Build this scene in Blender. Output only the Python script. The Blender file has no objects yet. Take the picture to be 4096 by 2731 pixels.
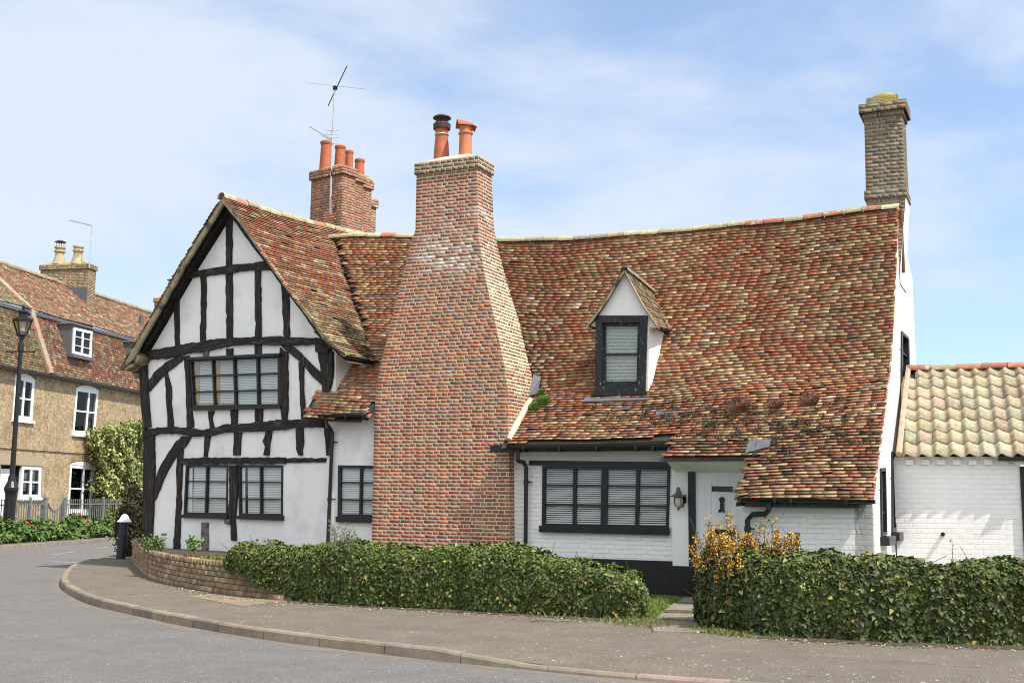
import bpy, math, random
import numpy as np
from mathutils import Vector
from mathutils.geometry import tessellate_polygon
random.seed(7); rng=np.random.default_rng(7)
R=math.radians
S=bpy.context.scene
# ---------------------------------------------------------------- camera
F=4528.;CX=2048.;CY=1365.5                       # focal length and centre in photo pixels (4096 wide)
PITCH=math.atan((1985-1365.5)/F);ROLL=0.009
CAM=np.array([0,0,1.6])
FW=np.array([0,math.cos(PITCH),math.sin(PITCH)]);U0=np.array([0,-math.sin(PITCH),math.cos(PITCH)]);R0=np.array([1.,0,0])
RT=math.cos(ROLL)*R0+math.sin(ROLL)*U0; UP=-math.sin(ROLL)*R0+math.cos(ROLL)*U0
cd=bpy.data.cameras.new("camera");cam=bpy.data.objects.new("camera",cd);S.collection.objects.link(cam)
cd.sensor_width=36;cd.lens=36*F/4096;cd.clip_end=5000;cd.clip_start=.1
from mathutils import Matrix
m=Matrix.Identity(4)
for i in range(3): m[i][0]=RT[i];m[i][1]=UP[i];m[i][2]=-FW[i];m[i][3]=CAM[i]
cam.matrix_world=m;S.camera=cam
# ---------------------------------------------------------------- sky, sun, exposure
SUNV=Vector((.44,-.345,.83)).normalized()
el=math.asin(SUNV.z); az=math.atan2(SUNV.x,SUNV.y)      # azimuth measured from +Y towards +X
sd=bpy.data.lights.new("sun","SUN");so=bpy.data.objects.new("sun",sd);S.collection.objects.link(so)
sd.energy=4.3;sd.angle=R(.55);sd.color=(1,.93,.83)
so.rotation_euler=SUNV.to_track_quat('Z','Y').to_euler();so.location=(20,-20,40)
W=bpy.data.worlds.new("World");S.world=W;W.use_nodes=True
nt=W.node_tree;N=nt.nodes;Lk=nt.links
for n in list(N): N.remove(n)
def nn(t,**k):
    n=N.new(t)
    for a,b in k.items(): setattr(n,a,b)
    return n
out=nn('ShaderNodeOutputWorld');bg=nn('ShaderNodeBackground');bg.inputs['Strength'].default_value=.125
sky=nn('ShaderNodeTexSky',sky_type='NISHITA');sky.sun_disc=False;sky.sun_elevation=el;sky.sun_rotation=az
sky.air_density=1.0;sky.dust_density=.6;sky.ozone_density=2.0
tc=nn('ShaderNodeTexCoord');mp=nn('ShaderNodeMapping');mp.inputs['Scale'].default_value=(1.5,1.5,4.2);mp.inputs['Rotation'].default_value=(0,R(14),R(20))
Lk.new(tc.outputs['Generated'],mp.inputs['Vector'])
n1=nn('ShaderNodeTexNoise');n1.inputs['Scale'].default_value=1.7;n1.inputs['Detail'].default_value=9;n1.inputs['Roughness'].default_value=.52;n1.inputs['Distortion'].default_value=.35
n2=nn('ShaderNodeTexNoise');n2.inputs['Scale'].default_value=6;n2.inputs['Detail'].default_value=8;n2.inputs['Roughness'].default_value=.55
Lk.new(mp.outputs['Vector'],n1.inputs['Vector']);Lk.new(mp.outputs['Vector'],n2.inputs['Vector'])
# cloud cover thins towards the upper right of the view direction
dot=nn('ShaderNodeVectorMath',operation='DOT_PRODUCT');Lk.new(tc.outputs['Generated'],dot.inputs[0]);dot.inputs[1].default_value=(-.62,-.15,-.85)
ma=nn('ShaderNodeMath',operation='MULTIPLY_ADD');Lk.new(dot.outputs['Value'],ma.inputs[0]);ma.inputs[1].default_value=.62;ma.inputs[2].default_value=.06
mb=nn('ShaderNodeMath',operation='MULTIPLY_ADD');Lk.new(n1.outputs['Fac'],mb.inputs[0]);mb.inputs[1].default_value=1.75;Lk.new(ma.outputs[0],mb.inputs[2])
mc=nn('ShaderNodeMath',operation='MULTIPLY_ADD');Lk.new(n2.outputs['Fac'],mc.inputs[0]);mc.inputs[1].default_value=.42;Lk.new(mb.outputs[0],mc.inputs[2])
cr=nn('ShaderNodeMapRange',interpolation_type='SMOOTHSTEP');cr.inputs['From Min'].default_value=.52;cr.inputs['From Max'].default_value=1.12;cr.inputs['To Min'].default_value=.26;cr.inputs['To Max'].default_value=.93
Lk.new(mc.outputs[0],cr.inputs['Value'])
mx=nn('ShaderNodeMix',data_type='RGBA');Lk.new(cr.outputs[0],mx.inputs['Factor']);ds=nn('ShaderNodeVectorMath',operation='DOT_PRODUCT');Lk.new(tc.outputs['Generated'],ds.inputs[0]);ds.inputs[1].default_value=SUNV[:]
mr2=nn('ShaderNodeMapRange',interpolation_type='SMOOTHSTEP');mr2.inputs['From Min'].default_value=.1;mr2.inputs['From Max'].default_value=.95;mr2.inputs['To Min'].default_value=0.;mr2.inputs['To Max'].default_value=1.35;Lk.new(ds.outputs['Value'],mr2.inputs['Value'])
cb=nn('ShaderNodeVectorMath',operation='SCALE');cb.inputs[0].default_value=(6.2,5.9,5.5);Lk.new(mr2.outputs[0],cb.inputs['Scale']);av=nn('ShaderNodeVectorMath',operation='ADD');Lk.new(cb.outputs[0],av.inputs[0]);av.inputs[1].default_value=(4.35,4.85,5.55);Lk.new(av.outputs[0],mx.inputs['B'])
sc_=nn('ShaderNodeMix',data_type='RGBA',blend_type='MULTIPLY');sc_.inputs['Factor'].default_value=1;Lk.new(sky.outputs[0],sc_.inputs['A']);sc_.inputs['B'].default_value=(1.0,1.12,1.25,1)
Lk.new(sc_.outputs['Result'],mx.inputs['A']);Lk.new(mx.outputs['Result'],bg.inputs['Color']);Lk.new(bg.outputs[0],out.inputs['Surface'])
V=S.view_settings;V.view_transform='Standard';V.look='None';V.exposure=.52;V.gamma=1
S.cycles.filter_width=1.05;S.cycles.max_bounces=6;S.cycles.transparent_max_bounces=12
# ---------------------------------------------------------------- geometry helpers
K=4096/2352
def ray(x,y): return FW+RT*((x-CX)/F)-UP*((y-CY)/F)
class Fr:
    """upright building frame: u along the front, v into the building, z up"""
    def __init__(s,o,yaw):
        a=R(yaw);s.o=np.array([o[0],o[1],0.]);s.u=np.array([math.cos(a),-math.sin(a),0]);s.v=np.array([math.sin(a),math.cos(a),0])
    def P(s,u,v,z): return s.o+s.u*u+s.v*v+np.array([0,0,z])
    def _h(s,x,y,n,d):
        r=ray(x,y);t=(d-(CAM-s.o)@n)/(r@n);p=CAM+t*r;q=p-s.o
        return (q@s.u,q@s.v,p[2])
    def hv(s,x,y,v=0.): return s._h(x,y,s.v,v)
    def hu(s,x,y,u=0.): return s._h(x,y,s.u,u)
def ground(x,y,z=0.):
    r=ray(x,y);t=(z-CAM[2])/r[2];return CAM+t*r
def gk(x,y,z=0.): return ground(x*K,y*K,z)
M=Fr(gk(1550,1370)[:2],25)                                   # main wing
RV=3.0
UE=M.hv(2065*K,468*K,RV)[0]                                  # right-hand verge
G=Fr(M.P(*M.hv(761*K,1200*K,0))[:2],36)                      # gabled cross wing
H=Fr(M.P(*M.hu(2065*K,1280*K,UE))[:2],20)                    # outhouse
L=Fr((-19,34),-80)                                           # brick terrace
WF=Fr((0,0),0)
def interp(x,pts):
    xs=[p[0] for p in pts];ys=[p[1] for p in pts]
    return float(np.interp(x,xs,ys))
ORG=[np.zeros(3)]
def tag(o,label=None,cat=None,group=None,kind=None):
    if label:o['label']=label
    if cat:o['category']=cat
    if group:o['group']=group
    if kind:o['kind']=kind
    return o
def thing(name,label,cat,loc=(0,0,0),group=None):
    o=bpy.data.objects.new(name,None);S.collection.objects.link(o);o.location=tuple(loc);o.empty_display_size=.3
    tag(o,label,cat,group);o['_o']=[float(a) for a in loc];return o
class MB:
    def __init__(s): s.v=[];s.f=[];s.c=[];s.mi=[]
    def add(s,vs,fs,col=None,mi=0):
        b=len(s.v);s.v+= [tuple(map(float,p)) for p in vs]
        for f in fs: s.f.append(tuple(i+b for i in f));s.mi.append(mi)
        s.c+= [col or (1,1,1)]*len(vs)
    def box(s,fr,u0,u1,v0,v1,z0,z1,col=None,mi=0):
        P=[fr.P(u,v,z) for z in (z0,z1) for v in (v0,v1) for u in (u0,u1)]
        s.add(P,[(0,2,3,1),(4,5,7,6),(0,1,5,4),(1,3,7,5),(3,2,6,7),(2,0,4,6)],col,mi)
    def taper(s,fr,lo,hi,z0,z1,col=None,mi=0):
        P=[fr.P(u,v,z0) for v in lo[2:] for u in lo[:2]]+[fr.P(u,v,z1) for v in hi[2:] for u in hi[:2]]
        s.add(P,[(0,2,3,1),(4,5,7,6),(0,1,5,4),(1,3,7,5),(3,2,6,7),(2,0,4,6)],col,mi)
    def prism(s,fr,pts,v0,v1,col=None,holes=(),mi=0,back=False,axis='v'):
        """polygon given as (u,z) in the frame, extruded from v0 (front) to v1"""
        Q=(lambda a,w,z:fr.P(a,w,z)) if axis=='v' else (lambda a,w,z:fr.P(w,a,z))
        loops=[list(pts)]+[list(h) for h in holes]
        flat=[p for l in loops for p in l]
        tris=tessellate_polygon([[Vector((p[0],p[1],0)) for p in l] for l in loops])
        n=len(flat)
        vs=[Q(p[0],v0,p[1]) for p in flat]+[Q(p[0],v1,p[1]) for p in flat]
        fs=[tuple(t) for t in tris]
        if back: fs+=[tuple(i+n for i in t[::-1]) for t in tris]
        b=0
        for l in loops:
            m_=len(l)
            for i in range(m_):
                j=(i+1)%m_;fs.append((b+i,b+j,b+j+n,b+i+n))
            b+=m_
        s.add(vs,fs,col,mi)
    def tube(s,pts,r,n=8,col=None,cap=True,mi=0):
        pts=[np.array(p,float) for p in pts];rs=r if isinstance(r,(list,tuple)) else [r]*len(pts)
        rings=[];pa=None
        for i,p in enumerate(pts):
            d=(pts[min(i+1,len(pts)-1)]-pts[max(i-1,0)]);d=d/(np.linalg.norm(d)+1e-9)
            a=np.cross(d,[0,0,1.]) if abs(d[2])<.95 else np.cross(d,[1.,0,0])
            if pa is not None:
                a=pa-d*(pa@d)
            a=a/np.linalg.norm(a);pa=a;b=np.cross(d,a)
            rings.append([p+rs[i]*(a*math.cos(t)+b*math.sin(t)) for t in np.linspace(0,2*math.pi,n,endpoint=False)])
        vs=[q for r_ in rings for q in r_];fs=[]
        for i in range(len(pts)-1):
            for k in range(n):
                j=(k+1)%n;fs.append((i*n+k,i*n+j,(i+1)*n+j,(i+1)*n+k))
        if cap: fs.append(tuple(range(n))[::-1]);fs.append(tuple((len(pts)-1)*n+k for k in range(n)))
        s.add(vs,fs,col,mi)
    def lathe(s,c,prof,n=20,col=None,mi=0,axis=(0,0,1)):
        """profile [(radius, height)] turned about a vertical axis through c"""
        vs=[];fs=[];c=np.array(c,float)
        for r,h in prof:
            for t in np.linspace(0,2*math.pi,n,endpoint=False): vs.append(c+np.array([r*math.cos(t),r*math.sin(t),h]))
        for i in range(len(prof)-1):
            for k in range(n):
                j=(k+1)%n;fs.append((i*n+k,i*n+j,(i+1)*n+j,(i+1)*n+k))
        s.add(vs,fs,col,mi)
    def build(s,name,mat,parent=None,uv=None,smooth=False,label=None):
        me=bpy.data.meshes.new(name)
        org=np.zeros(3);p=parent
        while p is not None and p.parent is not None: p=p.parent
        if p is not None: org=np.array(p['_o'][:])
        vs=np.array(s.v)-org
        me.from_pydata(vs.tolist(),[],s.f)
        for mm in (mat if isinstance(mat,(list,tuple)) else [mat]): me.materials.append(mm)
        if any(s.mi): me.polygons.foreach_set('material_index',s.mi)
        ca=me.color_attributes.new('Col','FLOAT_COLOR','POINT')
        cc=np.ones((len(s.v),4));cc[:,:3]=np.array(s.c);ca.data.foreach_set('color',cc.ravel())
        if uv is not None:
            ul=me.uv_layers.new(name='UVMap');me.calc_loop_triangles()
            A=np.array(s.v)-uv.o;uu=A@uv.u;vv=A@uv.v;zz=A[:,2]
            dat=np.zeros((len(me.loops),2))
            for pl in me.polygons:
                n=np.array(pl.normal);fu=abs(n@uv.v)>=abs(n@uv.u);hz=abs(n[2])>.8
                for li in pl.loop_indices:
                    vi=me.loops[li].vertex_index
                    dat[li]=(uu[vi],vv[vi]) if hz else ((uu[vi] if fu else vv[vi]),zz[vi])
            ul.data.foreach_set('uv',dat.ravel())
        if smooth: me.polygons.foreach_set('use_smooth',[True]*len(me.polygons))
        me.validate();me.update()
        o=bpy.data.objects.new(name,me);S.collection.objects.link(o)
        if parent is not None: o.parent=parent
        if label:o['label']=label
        return o
def fast(name,vs,faces,cols,mat,parent=None,smooth=False):
    """numpy mesh: vs (n,3), faces (m,k), cols (n,3)"""
    org=np.zeros(3);p=parent
    while p is not None and p.parent is not None: p=p.parent
    if p is not None: org=np.array(p['_o'][:])
    me=bpy.data.meshes.new(name);n=len(vs);m_,k=faces.shape
    me.vertices.add(n);me.vertices.foreach_set('co',(vs-org).astype(np.float32).ravel())
    me.loops.add(m_*k);me.loops.foreach_set('vertex_index',faces.astype(np.int32).ravel())
    me.polygons.add(m_);me.polygons.foreach_set('loop_start',(np.arange(m_)*k).astype(np.int32));me.polygons.foreach_set('loop_total',np.full(m_,k,np.int32))
    me.update(calc_edges=True)
    ca=me.color_attributes.new('Col','FLOAT_COLOR','POINT');cc=np.ones((n,4));cc[:,:3]=cols;ca.data.foreach_set('color',cc.astype(np.float32).ravel())
    me.materials.append(mat)
    if smooth: me.polygons.foreach_set('use_smooth',[True]*m_)
    me.validate();me.update()
    o=bpy.data.objects.new(name,me);S.collection.objects.link(o)
    if parent is not None:o.parent=parent
    return o
# ---------------------------------------------------------------- materials
def mat(name,base=(.5,.5,.5),rough=.8,attr=False,var=.15,scale=8,stretch=(1,1,1),bump=0,bscale=30,second=None,second_amt=.5,second_scale=3,second_sharp=.1,metal=0,spec=.4,third=None,third_amt=.6,third_scale=5,coat=0):
    m=bpy.data.materials.new(name);m.use_nodes=True;t=m.node_tree;n=t.nodes;l=t.links
    b=n['Principled BSDF'];b.inputs['Roughness'].default_value=rough;b.inputs['Metallic'].default_value=metal;b.inputs['Specular IOR Level'].default_value=spec
    if coat:b.inputs['Coat Weight'].default_value=coat
    co=n.new('ShaderNodeTexCoord');mpn=n.new('ShaderNodeMapping');mpn.inputs['Scale'].default_value=stretch;l.new(co.outputs['Object'],mpn.inputs[0])
    if attr: a=n.new('ShaderNodeAttribute');a.attribute_name='Col';cur=a.outputs['Color']
    else: a=n.new('ShaderNodeRGB');a.outputs[0].default_value=(*base,1);cur=a.outputs[0]
    def noise(sc,det=6,r=.6):
        q=n.new('ShaderNodeTexNoise');q.inputs['Scale'].default_value=sc;q.inputs['Detail'].default_value=det;q.inputs['Roughness'].default_value=r;l.new(mpn.outputs[0],q.inputs['Vector']);return q
    if var:
        q=noise(scale);mr=n.new('ShaderNodeMapRange');mr.inputs['From Min'].default_value=.3;mr.inputs['From Max'].default_value=.7;mr.inputs['To Min'].default_value=1-var;mr.inputs['To Max'].default_value=1+var;l.new(q.outputs['Fac'],mr.inputs['Value'])
        x=n.new('ShaderNodeMix');x.data_type='RGBA';x.blend_type='MULTIPLY';x.inputs['Factor'].default_value=1;l.new(cur,x.inputs['A']);l.new(mr.outputs[0],x.inputs['B']);cur=x.outputs['Result']
    for colr,amt,sc,sh in ((second,second_amt,second_scale,second_sharp),(third,.62,third_scale,.04)):
        if colr is None: continue
        q=noise(sc,8,.65);mr=n.new('ShaderNodeMapRange');th=amt if colr is second else third_amt
        mr.inputs['From Min'].default_value=th-sh;mr.inputs['From Max'].default_value=th+sh;l.new(q.outputs['Fac'],mr.inputs['Value'])
        x=n.new('ShaderNodeMix');x.data_type='RGBA';l.new(mr.outputs[0],x.inputs['Factor']);l.new(cur,x.inputs['A']);x.inputs['B'].default_value=(*colr,1);cur=x.outputs['Result']
    l.new(cur,b.inputs['Base Color'])
    if bump:
        q=noise(bscale,8,.65);bp=n.new('ShaderNodeBump');bp.inputs['Strength'].default_value=bump;bp.inputs['Distance'].default_value=.02;l.new(q.outputs['Fac'],bp.inputs['Height']);l.new(bp.outputs[0],b.inputs['Normal'])
    return m
def brickmat(name,c1,c2,mortar,bw=.225,bh=.072,ms=.012,bump=.4,rough=.85,paint=False,bias=0,lich=None):
    m=bpy.data.materials.new(name);m.use_nodes=True;t=m.node_tree;n=t.nodes;l=t.links;b=n['Principled BSDF'];b.inputs['Roughness'].default_value=rough;b.inputs['Specular IOR Level'].default_value=.3
    uv=n.new('ShaderNodeUVMap');nz=n.new('ShaderNodeTexNoise');nz.inputs['Scale'].default_value=2.5;nz.inputs['Detail'].default_value=4
    co=n.new('ShaderNodeTexCoord');l.new(co.outputs['Object'],nz.inputs['Vector'])
    ad=n.new('ShaderNodeVectorMath');ad.operation='MULTIPLY_ADD';l.new(nz.outputs['Color'],ad.inputs[0]);ad.inputs[1].default_value=(.03,.03,0);l.new(uv.outputs[0],ad.inputs[2])
    br=n.new('ShaderNodeTexBrick');l.new(ad.outputs[0],br.inputs['Vector']);br.inputs['Scale'].default_value=1;br.inputs['Brick Width'].default_value=bw;br.inputs['Row Height'].default_value=bh;br.inputs['Mortar Size'].default_value=ms;br.inputs['Mortar Smooth'].default_value=.35;br.inputs['Bias'].default_value=bias
    br.inputs['Color1'].default_value=(*c1,1);br.inputs['Color2'].default_value=(*c2,1);br.inputs['Mortar'].default_value=(*mortar,1)
    n2=n.new('ShaderNodeTexNoise');n2.inputs['Scale'].default_value=1.3 if not paint else 1.1;n2.inputs['Detail'].default_value=9;n2.inputs['Roughness'].default_value=.7;l.new(co.outputs['Object'],n2.inputs['Vector'])
    mr=n.new('ShaderNodeMapRange');v=.3 if not paint else .07;mr.inputs['From Min'].default_value=.3;mr.inputs['From Max'].default_value=.7;mr.inputs['To Min'].default_value=1-v;mr.inputs['To Max'].default_value=1+v*.8;l.new(n2.outputs['Fac'],mr.inputs['Value'])
    x=n.new('ShaderNodeMix');x.data_type='RGBA';x.blend_type='MULTIPLY';x.inputs['Factor'].default_value=1;l.new(br.outputs['Color'],x.inputs['A']);l.new(mr.outputs[0],x.inputs['B']);cur=x.outputs['Result']
    if not paint:
        n3=n.new('ShaderNodeTexNoise');n3.inputs['Scale'].default_value=9;n3.inputs['Detail'].default_value=6;l.new(co.outputs['Object'],n3.inputs['Vector'])
        m3=n.new('ShaderNodeMapRange');m3.inputs['From Min'].default_value=.35;m3.inputs['From Max'].default_value=.65;m3.inputs['To Min'].default_value=.7;m3.inputs['To Max'].default_value=1.25;l.new(n3.outputs['Fac'],m3.inputs['Value'])
        y=n.new('ShaderNodeMix');y.data_type='RGBA';y.blend_type='MULTIPLY';y.inputs['Factor'].default_value=1;l.new(cur,y.inputs['A']);l.new(m3.outputs[0],y.inputs['B']);cur=y.outputs['Result']
    l.new(cur,b.inputs['Base Color'])
    n4=n.new('ShaderNodeTexNoise');n4.inputs['Scale'].default_value=7 if paint else 40;n4.inputs['Detail'].default_value=8;l.new(co.outputs['Object'],n4.inputs['Vector'])
    h=n.new('ShaderNodeMath');h.operation='MULTIPLY_ADD';l.new(n4.outputs['Fac'],h.inputs[0]);h.inputs[1].default_value=1.1 if paint else .5
    sub=n.new('ShaderNodeMath');sub.operation='MULTIPLY';l.new(br.outputs['Fac'],sub.inputs[0]);sub.inputs[1].default_value=-1;l.new(sub.outputs[0],h.inputs[2])
    bp=n.new('ShaderNodeBump');bp.inputs['Strength'].default_value=bump;bp.inputs['Distance'].default_value=.012;l.new(h.outputs[0],bp.inputs['Height']);l.new(bp.outputs[0],b.inputs['Normal'])
    return m
def glassmat(name,tint=(.75,.8,.8),fac=.12):
    m=bpy.data.materials.new(name);m.use_nodes=True;t=m.node_tree;n=t.nodes;l=t.links;n.remove(n['Principled BSDF'])
    o=n['Material Output'];g=n.new('ShaderNodeBsdfGlossy');g.inputs['Roughness'].default_value=.02;tr=n.new('ShaderNodeBsdfTransparent');tr.inputs[0].default_value=(*tint,1)
    lw=n.new('ShaderNodeLayerWeight');lw.inputs[0].default_value=.5;pw=n.new('ShaderNodeMath');pw.operation='POWER';pw.inputs[1].default_value=4;l.new(lw.outputs['Facing'],pw.inputs[0])
    ad=n.new('ShaderNodeMath');ad.operation='ADD';ad.inputs[1].default_value=fac;l.new(pw.outputs[0],ad.inputs[0])
    co=n.new('ShaderNodeTexCoord');nz=n.new('ShaderNodeTexNoise');nz.inputs['Scale'].default_value=2.2;l.new(co.outputs['Object'],nz.inputs['Vector']);bp=n.new('ShaderNodeBump');bp.inputs['Strength'].default_value=.12;bp.inputs['Distance'].default_value=.05;l.new(nz.outputs['Fac'],bp.inputs['Height']);l.new(bp.outputs[0],g.inputs['Normal'])
    mx=n.new('ShaderNodeMixShader');l.new(ad.outputs[0],mx.inputs[0]);l.new(tr.outputs[0],mx.inputs[1]);l.new(g.outputs[0],mx.inputs[2]);l.new(mx.outputs[0],o.inputs['Surface']);return m
mPl=mat('white_plaster',(.83,.81,.765),.75,var=.035,scale=1.5,bump=.28,bscale=5,second=(.66,.62,.53),second_amt=.64,second_scale=1.6,second_sharp=.12,third=(.58,.55,.48),third_amt=.70,third_scale=9)
mPaintBrick=brickmat('painted_brick',(.84,.82,.775),(.83,.81,.77),(.80,.78,.74),.225,.075,.010,.75,.6,True)
mPaintBrick2=brickmat('painted_brick_outhouse',(.82,.81,.77),(.80,.79,.75),(.77,.755,.715),.23,.078,.009,.5,.6,True)
tk_=dict(var=.5,scale=20,bump=1,bscale=34,second=(.075,.058,.042),second_amt=.58,second_scale=22,second_sharp=.07,third=(.17,.145,.11),third_amt=.69,third_scale=34)
mTim=mat('weathered_timber',(.016,.0135,.0115),.85,stretch=(1,1,.14),**tk_)
mTimH=mat('weathered_beam',(.016,.0135,.0115),.85,stretch=(.14,.14,1),**tk_)
mTim2=mat('grey_bleached_timber',(.17,.15,.125),.9,var=.4,scale=9,bump=.8,bscale=18,second=(.05,.045,.04),second_amt=.56,second_scale=8)
mBlk=mat('black_gloss_paint',(.012,.012,.013),.38,var=.3,bump=.15,bscale=20,third=(.55,.53,.48),third_amt=.74,third_scale=38)
mBlkW=mat('flaking_black_paint',(.012,.012,.013),.5,var=.3,bump=.3,bscale=25,third=(.50,.48,.43),third_amt=.66,third_scale=13,stretch=(3,3,1))
mPlinth=mat('black_plinth_paint',(.012,.012,.013),.6,var=.3,bump=.3,bscale=6)
mWht=mat('white_gloss_paint',(.80,.80,.79),.4,var=.03)
mBlind=mat('blind_slat',(.78,.77,.72),.5,var=.03)
mDark=mat('dark_room',(.02,.022,.022),.9,var=.3,scale=2)
mGlass=glassmat('window_glass',(.90,.92,.91),.07);mGlassD=glassmat('dark_window_glass',(.35,.37,.37),.0)
mTile=mat('clay_tile',attr=True,rough=.85,var=.28,scale=14,bump=.5,bscale=45,second=(.055,.05,.035),second_amt=.70,second_scale=9,second_sharp=.05,third=(.42,.41,.34),third_amt=.76,third_scale=19)
mTileFar=mat('clay_tile_far',attr=True,rough=.88,var=.3,scale=6,second=(.40,.27,.07),second_amt=.71,second_scale=1.1,second_sharp=.06,third=(.10,.09,.06),third_amt=.60,third_scale=4)
mUnder=mat('roof_underlay',(.035,.028,.022),.95,var=.3)
mBrk=mat('chimney_brick',attr=True,rough=.85,var=.28,scale=16,bump=.6,bscale=40)
mMort=mat('lime_mortar',(.62,.51,.34),.95,var=.12,scale=10,bump=.5,bscale=50)
mMortG=mat('grey_mortar',(.30,.27,.21),.95,var=.2,scale=10,bump=.5,bscale=50,second=(.20,.17,.05),second_amt=.6,second_scale=3)
mLich=mat('lichen_stone',(.22,.20,.14),.95,var=.3,scale=9,bump=.7,bscale=20,second=(.36,.26,.04),second_amt=.50,second_scale=3.5,second_sharp=.08,third=(.45,.43,.36),third_amt=.66,third_scale=14)
mRidge=mat('ridge_tile',attr=True,rough=.9,var=.25,scale=12,bump=.5,bscale=30,third=(.50,.46,.32),third_amt=.62,third_scale=9)
mTerra=mat('terracotta',(.40,.115,.05),.7,var=.15,scale=6,bump=.15,bscale=20,second=(.22,.07,.045),second_amt=.66,second_scale=4)
mTerraP=mat('pale_clay_pot',(.42,.33,.20),.8,var=.15,scale=4)
mLead=mat('lead_sheet',(.10,.105,.115),.6,var=.2,scale=6,bump=.2,bscale=8)
mCem=mat('cement',(.55,.47,.36),.95,var=.15,scale=8,bump=.8,bscale=30)
def tarmac(name,base,chip,pale,stain=.12,sc=14):
    m=mat(name,base,.92,var=.10,scale=.55,bump=.7,bscale=100,second=chip,second_amt=.52,second_scale=60,second_sharp=.05)
    t=m.node_tree;n=t.nodes;l=t.links;b=n['Principled BSDF'];cur=b.inputs['Base Color'].links[0].from_socket
    co=[q for q in n if q.type=='TEX_COORD'][0]
    for scl,thr,rad,col in ((sc,.91,.22,pale),(sc*2.6,.92,.28,pale),(sc*1.7,.93,.26,(base[0]*.35,base[1]*.35,base[2]*.35))):
        v=n.new('ShaderNodeTexVoronoi');v.inputs['Scale'].default_value=scl;l.new(co.outputs['Object'],v.inputs['Vector'])
        sp=n.new('ShaderNodeSeparateColor');l.new(v.outputs['Color'],sp.inputs[0])
        g=n.new('ShaderNodeMath');g.operation='GREATER_THAN';g.inputs[1].default_value=thr;l.new(sp.outputs[0],g.inputs[0])
        d=n.new('ShaderNodeMath');d.operation='LESS_THAN';d.inputs[1].default_value=rad;l.new(v.outputs['Distance'],d.inputs[0])
        k=n.new('ShaderNodeMath');k.operation='MULTIPLY';l.new(g.outputs[0],k.inputs[0]);l.new(d.outputs[0],k.inputs[1])
        x=n.new('ShaderNodeMix');x.data_type='RGBA';l.new(k.outputs[0],x.inputs['Factor']);l.new(cur,x.inputs['A']);x.inputs['B'].default_value=(*col,1);cur=x.outputs['Result']
    nz=n.new('ShaderNodeTexNoise');nz.inputs['Scale'].default_value=1.8;nz.inputs['Detail'].default_value=10;nz.inputs['Roughness'].default_value=.7;l.new(co.outputs['Object'],nz.inputs['Vector'])
    mr=n.new('ShaderNodeMapRange');mr.inputs['From Min'].default_value=.35;mr.inputs['From Max'].default_value=.65;mr.inputs['To Min'].default_value=1-stain;mr.inputs['To Max'].default_value=1+stain;l.new(nz.outputs['Fac'],mr.inputs['Value'])
    x=n.new('ShaderNodeMix');x.data_type='RGBA';x.blend_type='MULTIPLY';x.inputs['Factor'].default_value=1;l.new(cur,x.inputs['A']);l.new(mr.outputs[0],x.inputs['B']);l.new(x.outputs['Result'],b.inputs['Base Color'])
    return m
mAsph=tarmac('asphalt_road',(.120,.112,.103),(.19,.18,.165),(.34,.33,.31),.10,16)
mPave=tarmac('asphalt_pavement',(.125,.105,.078),(.185,.158,.122),(.40,.38,.34),.14,13)
mKerb=mat('kerb_stone',attr=True,rough=.92,var=.2,scale=6,bump=.6,bscale=70,second=(.12,.09,.07),second_amt=.62,second_scale=60,second_sharp=.05)
mIvy=mat('ivy_leaf',attr=True,rough=.5,var=.25,scale=9,spec=.28)
mLeaf=mat('soft_leaf',attr=True,rough=.6,var=.2,scale=9,spec=.35)
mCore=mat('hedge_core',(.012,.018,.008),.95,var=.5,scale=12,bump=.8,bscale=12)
mTwig=mat('twig',(.16,.12,.085),.9,var=.3)
mSoil=mat('soil',(.06,.045,.03),.97,var=.4,scale=9,bump=.9,bscale=14,third=(.3,.25,.17),third_amt=.68,third_scale=22)
mGrass=mat('grass_ground',(.06,.10,.02),.9,var=.5,scale=10,bump=.9,bscale=40)
mIron=mat('black_iron',(.012,.012,.013),.35,var=.2,bump=.1)
mGalv=mat('grey_iron',(.17,.17,.165),.55,var=.3,scale=7)
mAlu=mat('aluminium',(.50,.50,.49),.4,metal=.6,var=.2)
mSlate=mat('slate_slab',(.20,.17,.135),.85,var=.3,scale=4,bump=.5,bscale=20)
def jit(c,a=.15):
    k=1+random.uniform(-a,a);return tuple(max(0,x*k*(1+random.uniform(-.05,.05))) for x in c)
# ---------------------------------------------------------------- road, pavement, kerbs
def struct(o): o['kind']='structure';return o
b=MB();b.add([(-1500,-1500,-.16),(1500,-1500,-.16),(1500,1500,-.16),(-1500,1500,-.16)],[(0,1,2,3)]);struct(b.build('ground',mGrass))
b=MB();nx,ny=60,60
xs=np.linspace(-60,60,nx+1);ys=np.linspace(-15,105,ny+1)
b.v=[(x,y,-.12) for y in ys for x in xs];b.c=[(1,1,1)]*len(b.v)
b.f=[(j*(nx+1)+i,j*(nx+1)+i+1,(j+1)*(nx+1)+i+1,(j+1)*(nx+1)+i) for j in range(ny) for i in range(nx)];b.mi=[0]*len(b.f);struct(b.build('road',mAsph))
kp=[(239,1288),(191,1298),(160,1311),(147,1322),(138,1339),(142,1353),(161,1366),(195,1384),(239,1397),(301,1411),(379,1428),(427,1438),(533,1457),(660,1476),(804,1493),(905,1505),(997,1517),(1194,1536),(1414,1558),(1550,1568)]
kw=[gk(x,y,-.12)[:2] for x,y in kp]
kw=[np.array((-7.6,52.)),np.array((-9.3,38.)),np.array((-10.1,33.))]+kw+[np.array((3.2,10.35)),np.array((6.,9.5)),np.array((12.,8.0)),np.array((40.,1.))]
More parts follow.
